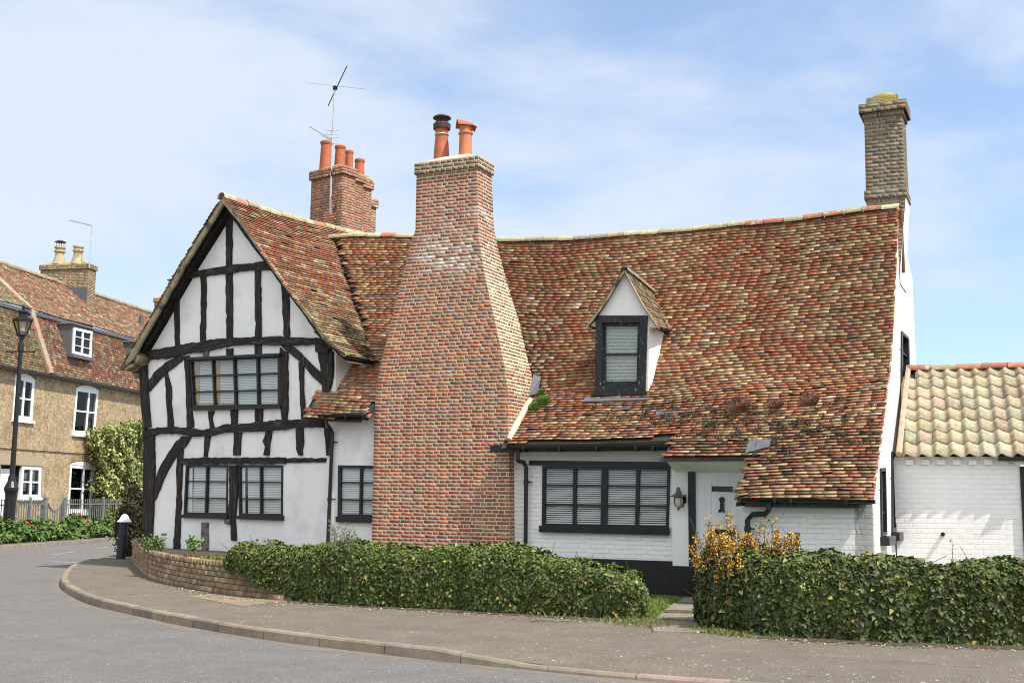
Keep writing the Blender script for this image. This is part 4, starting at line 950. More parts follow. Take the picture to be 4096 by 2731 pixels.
cn=lambda z:[(eu0+(et0-eu0)*max(0,f(z)),VB),(eu1+(et1-eu1)*max(0,f(z)),VB),(eu1+(et1-eu1)*max(0,f(z)),VE-.05*max(0,f(z))),(eu0+(et0-eu0)*max(0,f(z)),VE-.05*max(0,f(z)))]
ech,c_=bricks('end_chimney',cot,M,cn,zB1,zS,.073,(0,1,2,3),gre,mGB);c_.build('mortar',mMortG,ech)
wl=lambda z:UW+.004+(eu1-UW-.004)*min(1,max(0,(z-5.75)/(zB0-5.75)))
cnL=lambda z:[(eu0,VB),(wl(z) if z>5 else eu1,VB),(wl(z) if z>5 else eu1,VE),(eu0,VE)]
o,c_=bricks('shaft',ech,M,cnL,5.7,zB0,.073,(0,),gre,mGB);c_.build('mortar',mMortG,ech)
b=MB();zs_=np.linspace(5.5,zB0-.004,12)
for z in zs_: b.v+=[tuple(M.P(wl(z)+.012,VB+.015,z)),tuple(M.P(wl(z)+.012,VE+.03+(zB0-z)*.2,z)),tuple(M.P(eu0+.1,VE+.03+(zB0-z)*.2,z))]
b.c=[(1,1,1)]*len(b.v)
for i in range(11): b.f+=[(3*i,3*i+1,3*i+4,3*i+3),(3*i+1,3*i+2,3*i+5,3*i+4)]
b.mi=[0]*len(b.f);b.build('white_flank',mPaintBrick,ech,uv=M)
def ring(k,za,zb_,par,base):
    cs=[(base[0][0]-k,base[0][1]-k),(base[1][0]+k,base[1][1]-k),(base[2][0]+k,base[2][1]+k),(base[3][0]-k,base[3][1]+k)]
    o,c_=bricks('oversailing_courses',par,M,lambda z:cs,za,zb_,.075,(0,1,2,3),gre,mGB);c_.build('mortar',mMortG,par)
ring(.03,zB0,zB1,ech,cnL(0));tb=cn(zS);ring(.03,zS,zS+.09,ech,tb);ring(.085,zS+.09,zTT,ech,tb)
b=MB();uu=(tb[0][0],tb[1][0]);vv_=(tb[0][1],tb[2][1])
b.taper(M,(uu[0]-.09,uu[1]+.09,vv_[0]-.09,vv_[1]+.09),(uu[0]+.04,uu[1]-.04,vv_[0]+.04,vv_[1]-.04),zTT-.002,zTT+.05)
b.taper(M,(uu[0]+.03,uu[1]-.05,vv_[0]+.03,vv_[1]-.03),(uu[0]+.04,uu[1]-.06,vv_[0]+.04,vv_[1]-.04),zTT+.045,zTT+.15)
um=(uu[0]+uu[1])/2;vm=(vv_[0]+vv_[1])/2
b.lathe(M.P(um,vm,zTT+.14),[(.27,0),(.25,.05),(.2,.10),(.12,.14),(0,.155)],20);b.build('capping',mLich,ech)
# tile creasing between verge and chimney
b=MB();b.tube([M.P(UE+.03,3.0,6.85),M.P(UE+.02,3.12,6.3),M.P(UE-.0,3.35,5.75)],[.03,.025,.03],6);b.build('verge_mortar',mat('red_creasing',(.20,.08,.05),.9,var=.3,scale=20),cot)
# ---------------------------------------------------------------- growth on the cottage roof
def tuft(name,label,cat,u,v,rad,n,cols,ln,group=None,m=None,flat=.6):
    z=mainz(u,v)+.02;c=M.P(u,v,z);o=thing(name,label,cat,c,group)
    return o,c
def blades(c,n,rad,ln,cols,spread=.9,wd=.012,up=1.,hang=0):
    vs=[];cs=[]
    for i in range(n):
        a=random.uniform(0,2*math.pi);r_=rad*math.sqrt(random.random());p=np.array(c)+[r_*math.cos(a),r_*math.sin(a),0]
        if callable(hang): p[2]=hang(p)
        d=np.array([math.cos(a)*spread*random.uniform(.2,1),math.sin(a)*spread*random.uniform(.2,1),up]);d/=np.linalg.norm(d);d=d+np.array([random.gauss(0,.25) for _ in range(3)]);L_=ln*random.uniform(.5,1.2)
        s_=np.cross(d,[random.gauss(0,1),random.gauss(0,1),.1]);s_/=np.linalg.norm(s_)+1e-9
        vs+=[p-s_*wd,p+s_*wd,p+d*L_*.55+s_*wd*.8,p+d*L_];cs+=[jit(random.choice(cols),.25)]*4
    n=len(vs)//4;return np.array(vs),np.arange(4*n).reshape(-1,4),np.array(cs)
rz=lambda p:mainz(*inM(p)[:2])+.05
SED=[(.16,.055,.035),(.12,.05,.035),(.20,.08,.045),(.10,.06,.035)]
for k,(x,y,r_,lab) in enumerate(((1245,1195,.20,'largest dry reddish sedum clump, on the roof below and right of the dormer'),(1440,1190,.12,'faint small dry sedum clump, middle of the three on the tiles'),(1615,1165,.15,'dry reddish sedum clump nearest the right-hand edge of the roof'))):
    u,v,z=roofhit(2000+x/1.306,720+y/1.306)
    vs,fs,cs=blades(M.P(u,v,z),int(1100*r_*5),r_,.05,SED,1.4,.005,.7,rz)
    o=fast('sedum_clump',vs,fs,cs,mLeaf);tag(o,lab,'plant','dry sedum clumps on the cottage roof')
MOS=[(.08,.15,.02),(.11,.19,.03),(.06,.12,.015)]
for x,y,r_,lab in ((218,1175,.13,'plump bright green moss cushion on the roof beside the big chimney'),(178,1203,.09,'lower green moss cushion by the cement fillet of the big chimney'),(215,1132,.055,'little green moss cushion highest beside the big chimney flank')):
    u,v,z=roofhit(2000+x/1.306,720+y/1.306);c0=M.P(u,v,z+.01)
    vs,fs,cs=blades(c0,1800 if r_>.1 else 800,r_,.04,MOS,.9,.008,1,lambda p:rz(p)+.05*max(0,1-(np.linalg.norm(p[:2]-c0[:2])/r_)**2))
    o=fast('moss_cushion',vs,fs,cs,mLeaf);tag(o,lab,'moss','moss cushions beside the big chimney')
vs=[];fs=[];cs=[];n0=0
for i in range(330):
    x=random.gauss(1100,380);y=random.gauss(1270,50)
    if i>120: x=random.uniform(700,1990);y=random.gauss(1330,110)
    if x<150 or x>1950 : continue
    if x<420: y=random.uniform(1220,1340)
    u,v,z=roofhit(2000+x/1.306,720+y/1.306)
    if u<-2.8 or v>1.7 or (u<.2 and v<-.30) or (u<1.55 and v<-.75) or (i>120 and v<-.8 and random.random()<.5): continue
    a,b_,c_=blades(M.P(u,v,z),random.randint(12,70) if i<=120 else random.randint(20,60),random.uniform(.03,.10) if i<=120 else random.uniform(.02,.06),.020,[(.045,.033,.022),(.03,.024,.016),(.06,.045,.028),(.07,.08,.025)],1.3,.008,.8,rz)
    vs.append(a);fs.append(b_+n0);cs.append(c_);n0+=len(a)
o=fast('roof_moss',np.vstack(vs),np.vstack(fs),np.vstack(cs),mLeaf);tag(o,'dark and green moss scattered over the lower tiles of the cottage roof','moss',kind='stuff')
# loose bits of slate let into the tiles
b=MB()
for (x0,y0,x1,y1) in ((585,1205,668,1218),(812,1222,950,1245)):
    pp=[roofhit(2000+x/1.306,720+y/1.306) for x,y in ((x0,y1),(x1,y0+6),(x1-6,y0),(x0+4,y0+2))]
    b.add([M.P(u,v,z+.05) for u,v,z in pp],[(0,1,2,3)])
b.build('slate_patch',mLead,cot)
# ---------------------------------------------------------------- wall lantern
la=M.hv(*cdv(255,470),VP-.14);LP=M.P(la[0],VP,la[2]);ln=thing('wall_lantern','black wall lantern with flared hood on white pillar left of the front door','lantern',LP)
b=MB();b.box(M,la[0]+.02,la[0]+.09,VP-.02,VP-.001,la[2]-.09,la[2]+.05);b.tube([M.P(la[0]+.05,VP-.01,la[2]-.03),M.P(la[0]+.06,VP-.08,la[2]-.14),M.P(la[0],VP-.14,la[2]-.16)],.011,6);b.build('bracket',mIron,ln)
C_=M.P(la[0],VP-.14,la[2])
b=MB();b.lathe(C_,[(.0,.175),(.028,.165),(.03,.15),(.045,.09),(.06,.06),(.135,.025),(.14,.018),(.06,.012)],20);b.build('hood',mat('grey_hood',(.10,.105,.115),.5,var=.2),ln)
b=MB();b.lathe(C_,[(.055,.015),(.072,0),(.072,-.06),(.062,-.12),(.03,-.155),(0,-.16)],20);b.build('lamp_glass',mat('frosted_glass',(.55,.50,.38),.3,var=.1),ln)
b=MB()
for k in range(4):
    a=k*math.pi/2+.4;d=np.array([math.cos(a),math.sin(a),0]);b.tube([C_+d*.080+[0,0,.01],C_+d*.080-[0,0,.06],C_+d*.068-[0,0,.125],C_-[0,0,.165]],.006,5)
b.lathe(C_,[(0,-.15),(.02,-.16),(.022,-.175),(.008,-.19),(.01,-.205),(0,-.21)],10);b.build('cage',mIron,ln)
# ---------------------------------------------------------------- television aerials
cA=lambda x,y:(1150+x/1.96,200+y/1.96)
AV=v0-.10
AP=lambda x,y,dv=0:(lambda t:G.P(t[0],AV+dv,t[2]))(G.hv(*cA(x,y),AV+dv))
base=AP(335,1280);ae=thing('television_aerial','tall mast aerial with crossed rods and a small comb array, strapped to the rear chimney','aerial',base)
b=MB();b.tube([AP(335,1285),AP(345,900),AP(352,700),AP(372,290)],[.026,.026,.024,.022],8);b.build('mast',mAlu,ae)
b=MB();b.tube([AP(143,258,-.15),AP(633,310,.15)],.006,6);b.build('rod',mAlu,ae)
b=MB();b.tube([AP(466,127,-.1),AP(318,440,.1)],.014,6);b.build('rod',mIron,ae,label='dark slanting rod')
b=MB();b.box(G,G.hv(*cA(372,290),AV)[0]-.03,G.hv(*cA(372,290),AV)[0]+.05,AV-.04,AV+.04,AP(372,300)[2]-.05,AP(372,300)[2]+.05);b.build('clamp',mIron,ae)
b=MB();p0=AP(175,602,-.6);p1=AP(360,715,.1);b.tube([p0,p1],.008,6)
for k in range(13):
    p=p0+(p1-p0)*(k/13);w=.06+.006*k;b.tube([p-np.array([w,w*.2,0]),p+np.array([w,w*.2,0])],.0045,5)
for y in (634,664,690,734): b.tube([AP(300 if y<700 else 330,y+2,-.05),AP(400,y-2,.05)],.007,5)
b.tube([AP(345,640),AP(355,715)],.008,5);b.build('comb_array',mAlu,ae)
b=MB();b.tube([AP(345,1150,-.03),AP(372,1180,-.03),AP(382,1225,-.03),AP(360,1275,-.03)],.02,6);b.tube([AP(335,930,-.02),AP(350,960,-.03),AP(345,990,-.02)],.02,6);b.build('cable_and_strap',mat('rusty_strap',(.08,.035,.025),.9,var=.3),ae)
# ---------------------------------------------------------------- outhouse
ch_=lambda x,y:(3400+x/1.493,1200+y/1.493)
HZ=lambda x,y,v=0:H.hv(*ch_(x,y),v)
zEv=HZ(600,955,0)[2]
OH=H.P(1.2,0.5,0);oh=thing('outhouse','low white painted brick outhouse with a mossy pantile roof at the right end','outbuilding',OH)
uEnd=HZ(1028,1200)[0]
b=MB();b.prism(H,[(-.03,0),(uEnd,0),(uEnd,zEv+.02),(-.03,zEv+.02)],0,.2);b.build('front_wall',mPaintBrick2,oh,uv=H)
b=MB();b.box(H,uEnd+.07,7,.03,.25,0,zEv+.02);b.build('side_wall',mat('red_brick_far',(.30,.12,.07),.9,var=.3,scale=20),oh)
for i in range(40):
    x=333+93.5*i;u=HZ(x,960)[0]
    if u>7: break
    b=MB();b.box(H,u,u+.115,-.06,-.002,zEv-.075,zEv+.01);b.build('dentil',mPl,oh)
b=MB();b.box(H,-.02,7,-.035,-.003,zEv+.012,zEv+.05);b.build('oversailing_courses',mPaintBrick2,oh,uv=H)
mPan=mat('pantile',attr=True,rough=.9,var=.22,scale=9,bump=.5,bscale=40,second=(.20,.17,.10),second_amt=.63,second_scale=7,second_sharp=.06,third=(.50,.46,.32),third_amt=.60,third_scale=11)
zr2=H.hv(2230*K,832*K,2.0)[2]-.08;zr1=HZ(600,935,-.16)[2]+.02
PW=.232;PG=.27;slen=math.hypot(2.16,zr2-zr1);NR=8;PG=slen/NR
dsl=np.array([0,0,0.]);
def HS(u,t,h):
    a=t/slen;v=2.0-2.16*a;z=zr2+(zr1-zr2)*a;n=np.array(H.v)*(-(zr2-zr1)/slen)+np.array([0,0,2.16/slen]);return H.P(u,v,z)+n*h
def prof(x): # pantile cross-section, x 0..1
    return .035*math.sin(2*math.pi*(x-.06))*(.9)+.02*math.sin(4*math.pi*(x-.1))*.4
vs=[];cs=[];fs=[]
PALP=[(.38,.335,.215),(.41,.365,.24),(.35,.305,.19),(.38,.30,.20),(.31,.285,.20),(.39,.33,.225),(.36,.265,.19)]
for r_ in range(NR):
    for i in range(32):
        for_u=-.12+i*PW
        a=(r_+.5)/NR;left=.10+.16*(1-a)*2.0/2.0*1.0
        if for_u<left-.12: continue
        t0=r_*PG-.03;t1=(r_+1)*PG+random.uniform(-.006,.006)+(.03 if r_==NR-1 else 0);c=jit(random.choice(PALP),.14);n=12;b0=len(vs);du=random.gauss(0,.004);sk=random.gauss(0,.004)
        if r_==NR-1 and abs(i-9)<1: t1+=.05
        for k in range(n+1):
            x=k/n*1.04-.02;h=prof(x);u=for_u+x*PW+du
            vs+=[HS(u,max(0,t0),h+.005),HS(u,t1+sk*(x-.5),h+.028),HS(u,t1,h+.010)];cs+=[c]*3
        for k in range(n):
            q=b0+k*3;fs+=[(q,q+3,q+4,q+1),(q+1,q+4,q+5,q+2)]
pr2=fast('pantile_roof',np.array(vs),np.array(fs),np.array(cs),mPan,oh)
b=MB();b.add([HS(.12,0,-.04),HS(7.3,0,-.04),HS(7.3,slen-.05,-.04),HS(.0,slen-.05,-.04)],[(0,3,2,1)]);b.add([HS(.3,0,-.02),HS(7.3,0,-.02),H.P(7.3,4.2,zr1),H.P(.3,4.2,zr1)],[(0,1,2,3)]);b.build('roof_boarding',mUnder,oh)
ridge('ridge_tiles',[HS(.22,0,.02)+(HS(7.3,0,.02)-HS(.22,0,.02))*t for t in np.linspace(0,1,20)],pr2,r=.12,ln=.40,pal=lambda:random.choice([(.36,.17,.09),(.30,.14,.085),(.33,.19,.11),(.27,.20,.13)]),flat=.75)
# mortar verge against the cottage end wall
b=MB();b.tube([HS(.06+.17*(1-t/slen),t,.03) for t in np.linspace(0,slen,10)],.05,7);b.build('verge_mortar',mat('pinkish_mortar',(.42,.30,.21),.95,var=.2,bump=.5,bscale=20),oh)
p=HZ(557,1395,0);b=MB();b.tube([H.P(p[0],0.01,p[2]),H.P(p[0]-.01,-.09,p[2]-.005)],.030,12,cap=False);b.tube([H.P(p[0],0.01,p[2]),H.P(p[0]-.01,-.088,p[2]-.005)],.024,12,cap=True);b.build('overflow_pipe',mIron,oh)
b=MB();b.tube([H.P(uEnd+.02,-.02,zEv-.1),H.P(uEnd+.02,-.02,.1)],.035,8);b.build('downpipe',mBlk,oh)
b=MB();b.box(H,HZ(835,0)[0],7,-.17,-.10,zEv-.02,zEv+.05);b.build('fascia_board',mBlk,oh)
# ---------------------------------------------------------------- brick terrace on the left
TO=L.P(12,2,0);th=thing('brick_house','yellow brick terraced house with a red mansard roof and white sash windows','house',TO)
TA=L.P(4,2,0);ta=thing('brick_house','brown-roofed brick house with white front door, at the left edge behind the street lamp','house',TA)
lc1=lambda x,y:(x/2.613,900+y/2.613)
lc2=lambda x,y:(x/1.7425,1400+y/1.7425)
lc3=lambda x,y:(x/3.92,1800+y/3.92)
lc0=lambda x,y:(x/3.92,1100+y/3.92)
mGault=brickmat('gault_brick',(.40,.29,.165),(.33,.23,.135),(.42,.34,.22),.225,.074,.009,.4,.9,bias=-.1)
LP_=lambda f,pts,v=0:[L.hv(*f(*p),v)[::2] for p in pts]
UJ=8.42;zE=5.97
wAu=[lc2(108,175),lc2(243,210),lc2(225,488),lc2(85,478)]
wAg=[lc2(156,805),lc2(288,812),lc2(285,1030),lc2(138,1030)]
dA=[lc2(8,800),lc2(148,806),lc2(126,1150),lc2(-12,1150)]
wBu=[lc2(533,262),lc2(688,285),lc2(662,592),lc2(505,580)]
wBg=[lc2(490,795),lc2(655,812),lc2(635,1130),lc2(470,1130)]
UWJ=max(L.hv(*wAg[1],0)[0],L.hv(*wAg[2],0)[0])+.15
ug_=[dA[0],wAg[1],wAg[2],wAg[3],(dA[1][0]*.35+dA[2][0]*.65,wAg[3][1]),dA[2],dA[3]]
b=MB();b.prism(L,[(-6,0),(UWJ,0),(UWJ,3.22),(-6,3.22)],0,.3,holes=[LP_(lambda x,y:(x,y),ug_)]);b.prism(L,[(-6,3.22),(UWJ,3.22),(UWJ,zE),(-6,zE)],0,.3,holes=[LP_(lambda x,y:(x,y),wAu)]);b.build('front_wall',mGault,ta,uv=L)
b=MB();b.prism(L,[(UWJ+.003,0),(25,0),(25,zE),(UWJ+.003,zE)],0,.3,holes=[LP_(lambda x,y:(x,y),w) for w in (wBu,wBg)]);b.build('front_wall',mGault,th,uv=L)
zb_=L.hv(*lc2(500,708))[2]
b=MB();b.box(L,UWJ+.01,24.9,-.05,-.003,zb_-.04,zb_+.14);b.build('string_course',mGault,th,uv=L)
b=MB();b.box(L,-6,UWJ,-.05,-.003,zb_-.04,zb_+.14);b.build('string_course',mGault,ta,uv=L)
b=MB();zl_=L.hv(*lc2(100,768))[2];b.box(L,L.hv(*lc2(0,770))[0]-.3,L.hv(*lc2(295,780))[0],-.03,-.003,zl_-.16,zl_+.17);b.build('lintel',mat('sand_lintel',(.36,.29,.19),.9,var=.1),ta)
kw_=dict(m=mWht,glass=mGlassD,blind=False,depth=.10,proud=.0)
ident=lambda p:p
def sash(q,par,nm='sash_window',nr=2,nc=2,cb=None):
    o,qq=win(L,q,0,nc,nr,par,fw=.13,bw=.11,name=nm,colb=cb,**kw_)
    zb=min(p[1] for p in qq);ul=min(p[0] for p in qq);ur=max(p[0] for p in qq)
    b=MB();b.box(L,ul-.06,ur+.06,-.09,.05,zb-.10,zb-.002);b.build('sill',mWht,o)
    for uu_ in ((ul+.22),(ur-.30)):
        pass
    return o
sash(wAu,ta);sash(wAg,ta);sash(wBu,th,cb=(.60,));sash(wBg,th,cb=(.60,))
mCur=mat('pale_curtain',(.42,.36,.27),.9,var=.15)
for q,par in ((wBu,th),(wBg,th)):
    qq=LP_(lambda x,y:(x,y),q);b=MB();ul,ur=qq[0][0],qq[1][0];zt_,zb=qq[0][1],qq[3][1]
    b.box(L,ul+(ur-ul)*.72,ur-.05,.2,.24,zb,zt_-.05);b.build('curtain',mCur,par)
# segmental window heads, brick arches
for q,par in ((wAu,ta),(wBu,th),(wBg,th)):
    qq=LP_(lambda x,y:(x,y),q);ul,ur=qq[0][0],qq[1][0];z0_,z1_=qq[0][1],qq[1][1];pts=[(ul,z0_-.002),(ul,z0_+.0)]+[(ul+(ur-ul)*t,(z0_+(z1_-z0_)*t)+.16*math.sin(math.pi*t)) for t in np.linspace(0.02,.98,8)]+[(ur,z1_)]
    b=MB();b.prism(L,pts,-.015,.03);b.build('window_head',mWht,par)
    b=MB()
    for k in range(15):
        t0,t1=k/15,(k+.84)/15;A_=lambda t,h:(ul-.12+(ur-ul+.24)*t,(z0_+(z1_-z0_)*t)+.17*math.sin(math.pi*t)+h)
        b.prism(L,[A_(t0,.02),A_(t1,.02),A_(t1,.25),A_(t0,.25)],-.02,.01,jit(random.choice([(.36,.27,.14),(.28,.19,.10),(.38,.24,.13)]),.12))
    b.build('brick_arch',mRB,par)
# posters in the ground-floor window
pc=[((350,350),(432,358),(420,465),(345,462),(.62,.60,.58)),((455,310),(555,318),(550,412),(452,410),(.30,.42,.45)),((452,412),(548,418),(545,485),(450,482),(.50,.48,.25)),((335,515),(408,518),(402,640),(328,638),(.55,.35,.36)),((440,535),(538,538),(532,635),(438,632),(.18,.36,.52))]
for a_,b__,c_,d_,col in pc:
    q=LP_(lc3,(a_,b__,c_,d_),.04);b=MB();b.prism(L,q,.034,.038,(.7,.7,.68));cx_=sum(p[0] for p in q)/4;cz_=sum(p[1] for p in q)/4
    b.prism(L,[(cx_+(p[0]-cx_)*.8,cz_+(p[1]-cz_)*.55+.02) for p in q],.030,.033,col);b.build('poster',mat('poster_card',attr=True,rough=.6,var=.3,scale=9),ta)
# front door
q=LP_(lambda x,y:(x,y),dA);b=MB();b.prism(L,[(q[3][0]+.0,q[3][1]),(q[2][0]-.42,q[2][1]),(q[1][0]-.42,q[1][1]-.12),(q[0][0],q[0][1]-.12)],.16,.22);b.prism(L,[(q[1][0]-.40,q[1][1]-.12),(q[1][0]-.3,q[1][1]-.12),(q[2][0]-.3,q[2][1]),(q[2][0]-.40,q[2][1])],.10,.22)
dr_=b.build('front_door',mWht,ta)
b=MB();b.prism(L,[(q[3][0]-.3,.2),(q[2][0]+.1,.2),(q[1][0]+.1,q[1][1]+.1),(q[0][0]-.3,q[0][1]+.1)],.26,.29);b.build('door_recess',mDark,ta)
k=LP_(lc3,[(140,395),(152,450),(140,520),(128,450)],.15);b=MB();b.prism(L,k,.13,.16);b.build('knocker',mIron,dr_)
k=LP_(lc3,[(122,552),(140,552),(134,650),(116,650)],.15);b=MB();b.prism(L,k,.14,.16);b.build('letter_plate',mIron,dr_)
# mansard roofs
vj,zj=.80,8.43;vr,zrL=3.6,10.75
def LS(kind,lo_):
    def f(u,t):
        if lo_:
            a=t/2.70;return L.P(u,vj+(-.22-vj)*a,zj-.02+(5.98-zj)*a+.015*math.sin(u*2+t))
        ln=math.hypot(vr-vj+.15,zrL-zj);a=t/ln;return L.P(u,vr+(vj-.15-vr)*a,zrL+(zj+.02-zrL)*a+.02*math.sin(u*1.3+t))
    return f
lnU=math.hypot(vr-vj+.15,zrL-zj)
palAm=lambda u,t,P:jit(random.choice([(.24,.20,.10),(.19,.15,.08),(.28,.22,.11),(.30,.15,.08),(.15,.11,.065)]),.2)
cutsB=[LP_(lc0,[(945,690),(1455,860),(1440,1370),(1145,1260)],.3),]
def inside(p,poly):
    c=False;n=len(poly)
    for i in range(n):
        a_,b_=poly[i],poly[(i+1)%n]
        if (a_[1]>p[1])!=(b_[1]>p[1]) and p[0]<(b_[0]-a_[0])*(p[1]-a_[1])/(b_[1]-a_[1])+a_[0]: c=not c
    return c
tiles('mansard_roof',th,LS(0,1),UJ+.05,25,2.70,.11,.19,None,palB,mTileFar,lift=.02,th=.02)
upB=tiles('upper_roof',th,LS(0,0),UJ-.1,26,lnU,.11,.19,None,palB,mTileFar,lift=.02,th=.02)
tiles('mansard_roof',ta,LS(0,1),-6,UJ-.05,2.70,.11,.19,None,palAm,mTileFar,lift=.02,th=.02)
upA=tiles('upper_roof',ta,LS(0,0),-6,UJ-.15,lnU,.11,.19,None,palAm,mTileFar,lift=.02,th=.02)
for par,u0,u1 in ((th,UJ,26),(ta,-6,UJ-.01)):
    skin('roof_boarding',par,LS(0,1),u0,u1,2.7,mUnder,12,4,-.03);skin('roof_boarding',par,LS(0,0),u0,u1,lnU,mUnder,12,4,-.03)
    b=MB();b.add([L.P(u0,vj-.0,zj-.16),L.P(u1,vj-.0,zj-.16),L.P(u1,vj-.10,zj-.19),L.P(u0,vj-.10,zj-.19)],[(0,1,2,3)]);b.box(L,u0,u1,vj-.16,vj-.05,zj-.16,zj-.03);b.build('lead_flashing',mLead,par)
    b=MB();b.box(L,u0,u1,-.30,-.18,5.88,5.98);b.build('gutter',mBlk,par)
rp=lambda:(.26,.22,.14)
ridge('ridge_tiles',[L.P(u,vr,zrL+.02) for u in np.linspace(UJ,26,20)],upB,r=.14,ln=.4,pal=rp);ridge('ridge_tiles',[L.P(u,vr,zrL+.02) for u in np.linspace(-6,UJ,20)],upA,r=.14,ln=.4,pal=rp)
b=MB();pts=[L.P(UJ,-.25,6.0),L.P(UJ,vj-.05,zj+.02),L.P(UJ,vr,zrL+.08)]
b.tube([pts[0],pts[1],pts[2]],.13,7);b.build('parapet_tiles',mat('verge_brick',(.36,.20,.12),.95,var=.35,scale=6,second=(.30,.28,.22),second_amt=.5,second_scale=2),th)
# dormer windows
def ldormer(par,px):
    q=LP_(lc0,px,-.02);b=MB()
    z0_,z1_=min(p[1] for p in q),max(p[1] for p in q);u0,u1=min(p[0] for p in q),max(p[0] for p in q)
    b.box(L,u0-.06,u1+.06,.02,1.2,z0_-.1,z1_+.10);d=b.build('dormer',mLead,par)
    b=MB();b.taper(L,(u0-.14,u1+.14,-.08,1.4),(u0-.12,u1+.12,.0,1.4),z1_+.10,z1_+.16);b.build('lead_roof',mLead,d)
    win(L,[px_ for px_ in [lc0(*p) for p in px]],-.02,2,3,par,fw=.10,bw=.05,m=mWht,glass=mGlassD,blind=False,name='dormer_window',mull=(1,),depth=.06)
    b=MB();b.box(L,u0-.16,u1+.16,-.16,.02,z0_-.14,z0_-.005);b.build('lead_apron',mLead,d)
ldormer(th,((1160,820),(1445,885),(1425,1300),(1140,1225)))
ldormer(th,((2165,1090),(2420,1155),(2410,1525),(2160,1455)))
# chimneys of the terrace
def lchim(par,pxl,pxr,pyt,pyb,v,dep,pots,f=lc1):
    a_=L.hv(*f(pxl,pyt),v);b_=L.hv(*f(pxr,pyt),v);return a_,b_
a_=L.hu(*lc1(1010,440),13.0)
vc0=2.4
cl=L.hv(*lc1(900,720),vc0);zt_=L.hv(*lc1(905,395),vc0)[2]
us=L.hv(*lc1(925,560),vc0)[0];ue_=L.hv(*lc1(1000,560),vc0)[0]
brown=lambda P:jit(random.choice([(.30,.19,.10),(.25,.15,.08),(.34,.24,.13),(.22,.13,.08)]),.2)
lch=stack(us,ue_,vc0,vc0+2.35,8.6,zt_,col=brown,name='chimney',parent=th,fr=L,over=.05)
b=MB();b.taper(L,(us-.03,ue_+.03,vc0-.03,vc0+2.38),(us+.25,ue_-.2,vc0+.3,vc0+2.0),zt_-.004,zt_+.16);b.build('flaunching',mLich,lch)
b=MB();b.box(L,us-.12,ue_+.1,vc0-.14,vc0-.003,9.1,9.55);b.box(L,us-.06,us-.004,vc0,vc0+1.6,9.5,10.6);b.build('lead_flashing',mLead,lch)
um=(us+ue_)/2
for vv2,cowl in ((vc0+1.65,True),(vc0+.75,False)):
    pot(L,um,vv2,zt_+.05,[(.30,0),(.27,.12),(.20,.40),(.18,.55),(.24,.58),(.24,.66),(.19,.68),(.19,.74),(.24,.76),(.24,.83),(.15,.83)],lch,mTerraP)
    if cowl:
        b=MB();c_=L.P(um,vv2,zt_+.88)
        for k in range(4): b.tube([c_+[.16*math.cos(k*1.57+.7),.16*math.sin(k*1.57+.7),-.03],c_+[.16*math.cos(k*1.57+.7),.16*math.sin(k*1.57+.7),.2]],.012,5)
        b.lathe(c_,[(.02,.2),(.24,.2),(.25,.22),(.1,.29),(0,.3)],16);b.build('cowl',mIron,lch)
# second stack further along, partly behind the gable
vq=2.6;a_=L.hv(*lc1(1615,790),vq+1.3);zt2=L.hv(*lc1(1640,722),vq+.6)[2]
l2=stack(a_[0],a_[0]+1.1,vq,vq+1.3,8.8,zt2,col=brown,name='chimney',parent=th,fr=L,over=.05)
b=MB();b.taper(L,(a_[0]-.03,a_[0]+1.13,vq-.03,vq+1.33),(a_[0]+.3,a_[0]+.8,vq+.3,vq+1.0),zt2-.003,zt2+.2);b.build('flaunching',mLich,l2)
pot(L,a_[0]+.55,vq+.65,zt2+.1,[(.30,0),(.27,.10),(.19,.30),(.17,.42),(.22,.44),(.22,.50),(.18,.52),(.18,.58),(.22,.60),(.22,.66),(.13,.66)],l2,mTerraP)
b=MB();c_=L.P(a_[0]+.55,vq+.65,zt2+.78)
for k in range(4): b.tube([c_+[.18*math.cos(k*1.57+.7),.18*math.sin(k*1.57+.7),-.05],c_+[.18*math.cos(k*1.57+.7),.18*math.sin(k*1.57+.7),.25]],.014,5)
b.lathe(c_,[(.02,.25),(.28,.25),(.1,.33),(0,.34)],16);b.build('cowl',mIron,l2)
# thin aerial on the first terrace chimney
va=vc0-.1;pa=lambda x,y,dv=0:L.P(L.hv(x*K,y*K,va)[0],va+dv,L.hv(x*K,y*K,va)[2])
t_=thing('television_aerial','slim pole aerial with a short tilted boom on the brick terrace chimney','aerial',pa(205,612))
b=MB();b.tube([pa(205,615),pa(212,518)],.022,6);b.build('mast',mAlu,t_)
b=MB();b.tube([pa(160,506),pa(213,519)],.014,6)
for k in range(8):
    p=pa(160,506)+(pa(213,519)-pa(160,506))*(k/8);b.tube([p-L.v*.14,p+L.v*.14],.007,4)
b.tube([pa(208,516)-[0,0,.12],pa(208,516)+[0,0,.15]],.02,6);b.build('comb_array',mAlu,t_)
# tall strip: grey vent on the far roof, rear door of the terrace end
b=MB();u=L.hv(*lc1(1478,1030),2.0)[0];b.tube([L.P(u,2.0,9.0),L.P(u,2.0,9.95)],.12,8);b.build('flue_pipe',mLead,th)
q=[L.hv(*lc3(x,y),-.0)[::2] for x,y in ((2215,385),(2275,385),(2255,950),(2190,950))]
b=MB();b.prism(L,q,-.04,-.003);b.build('white_side_door',mWht,th)
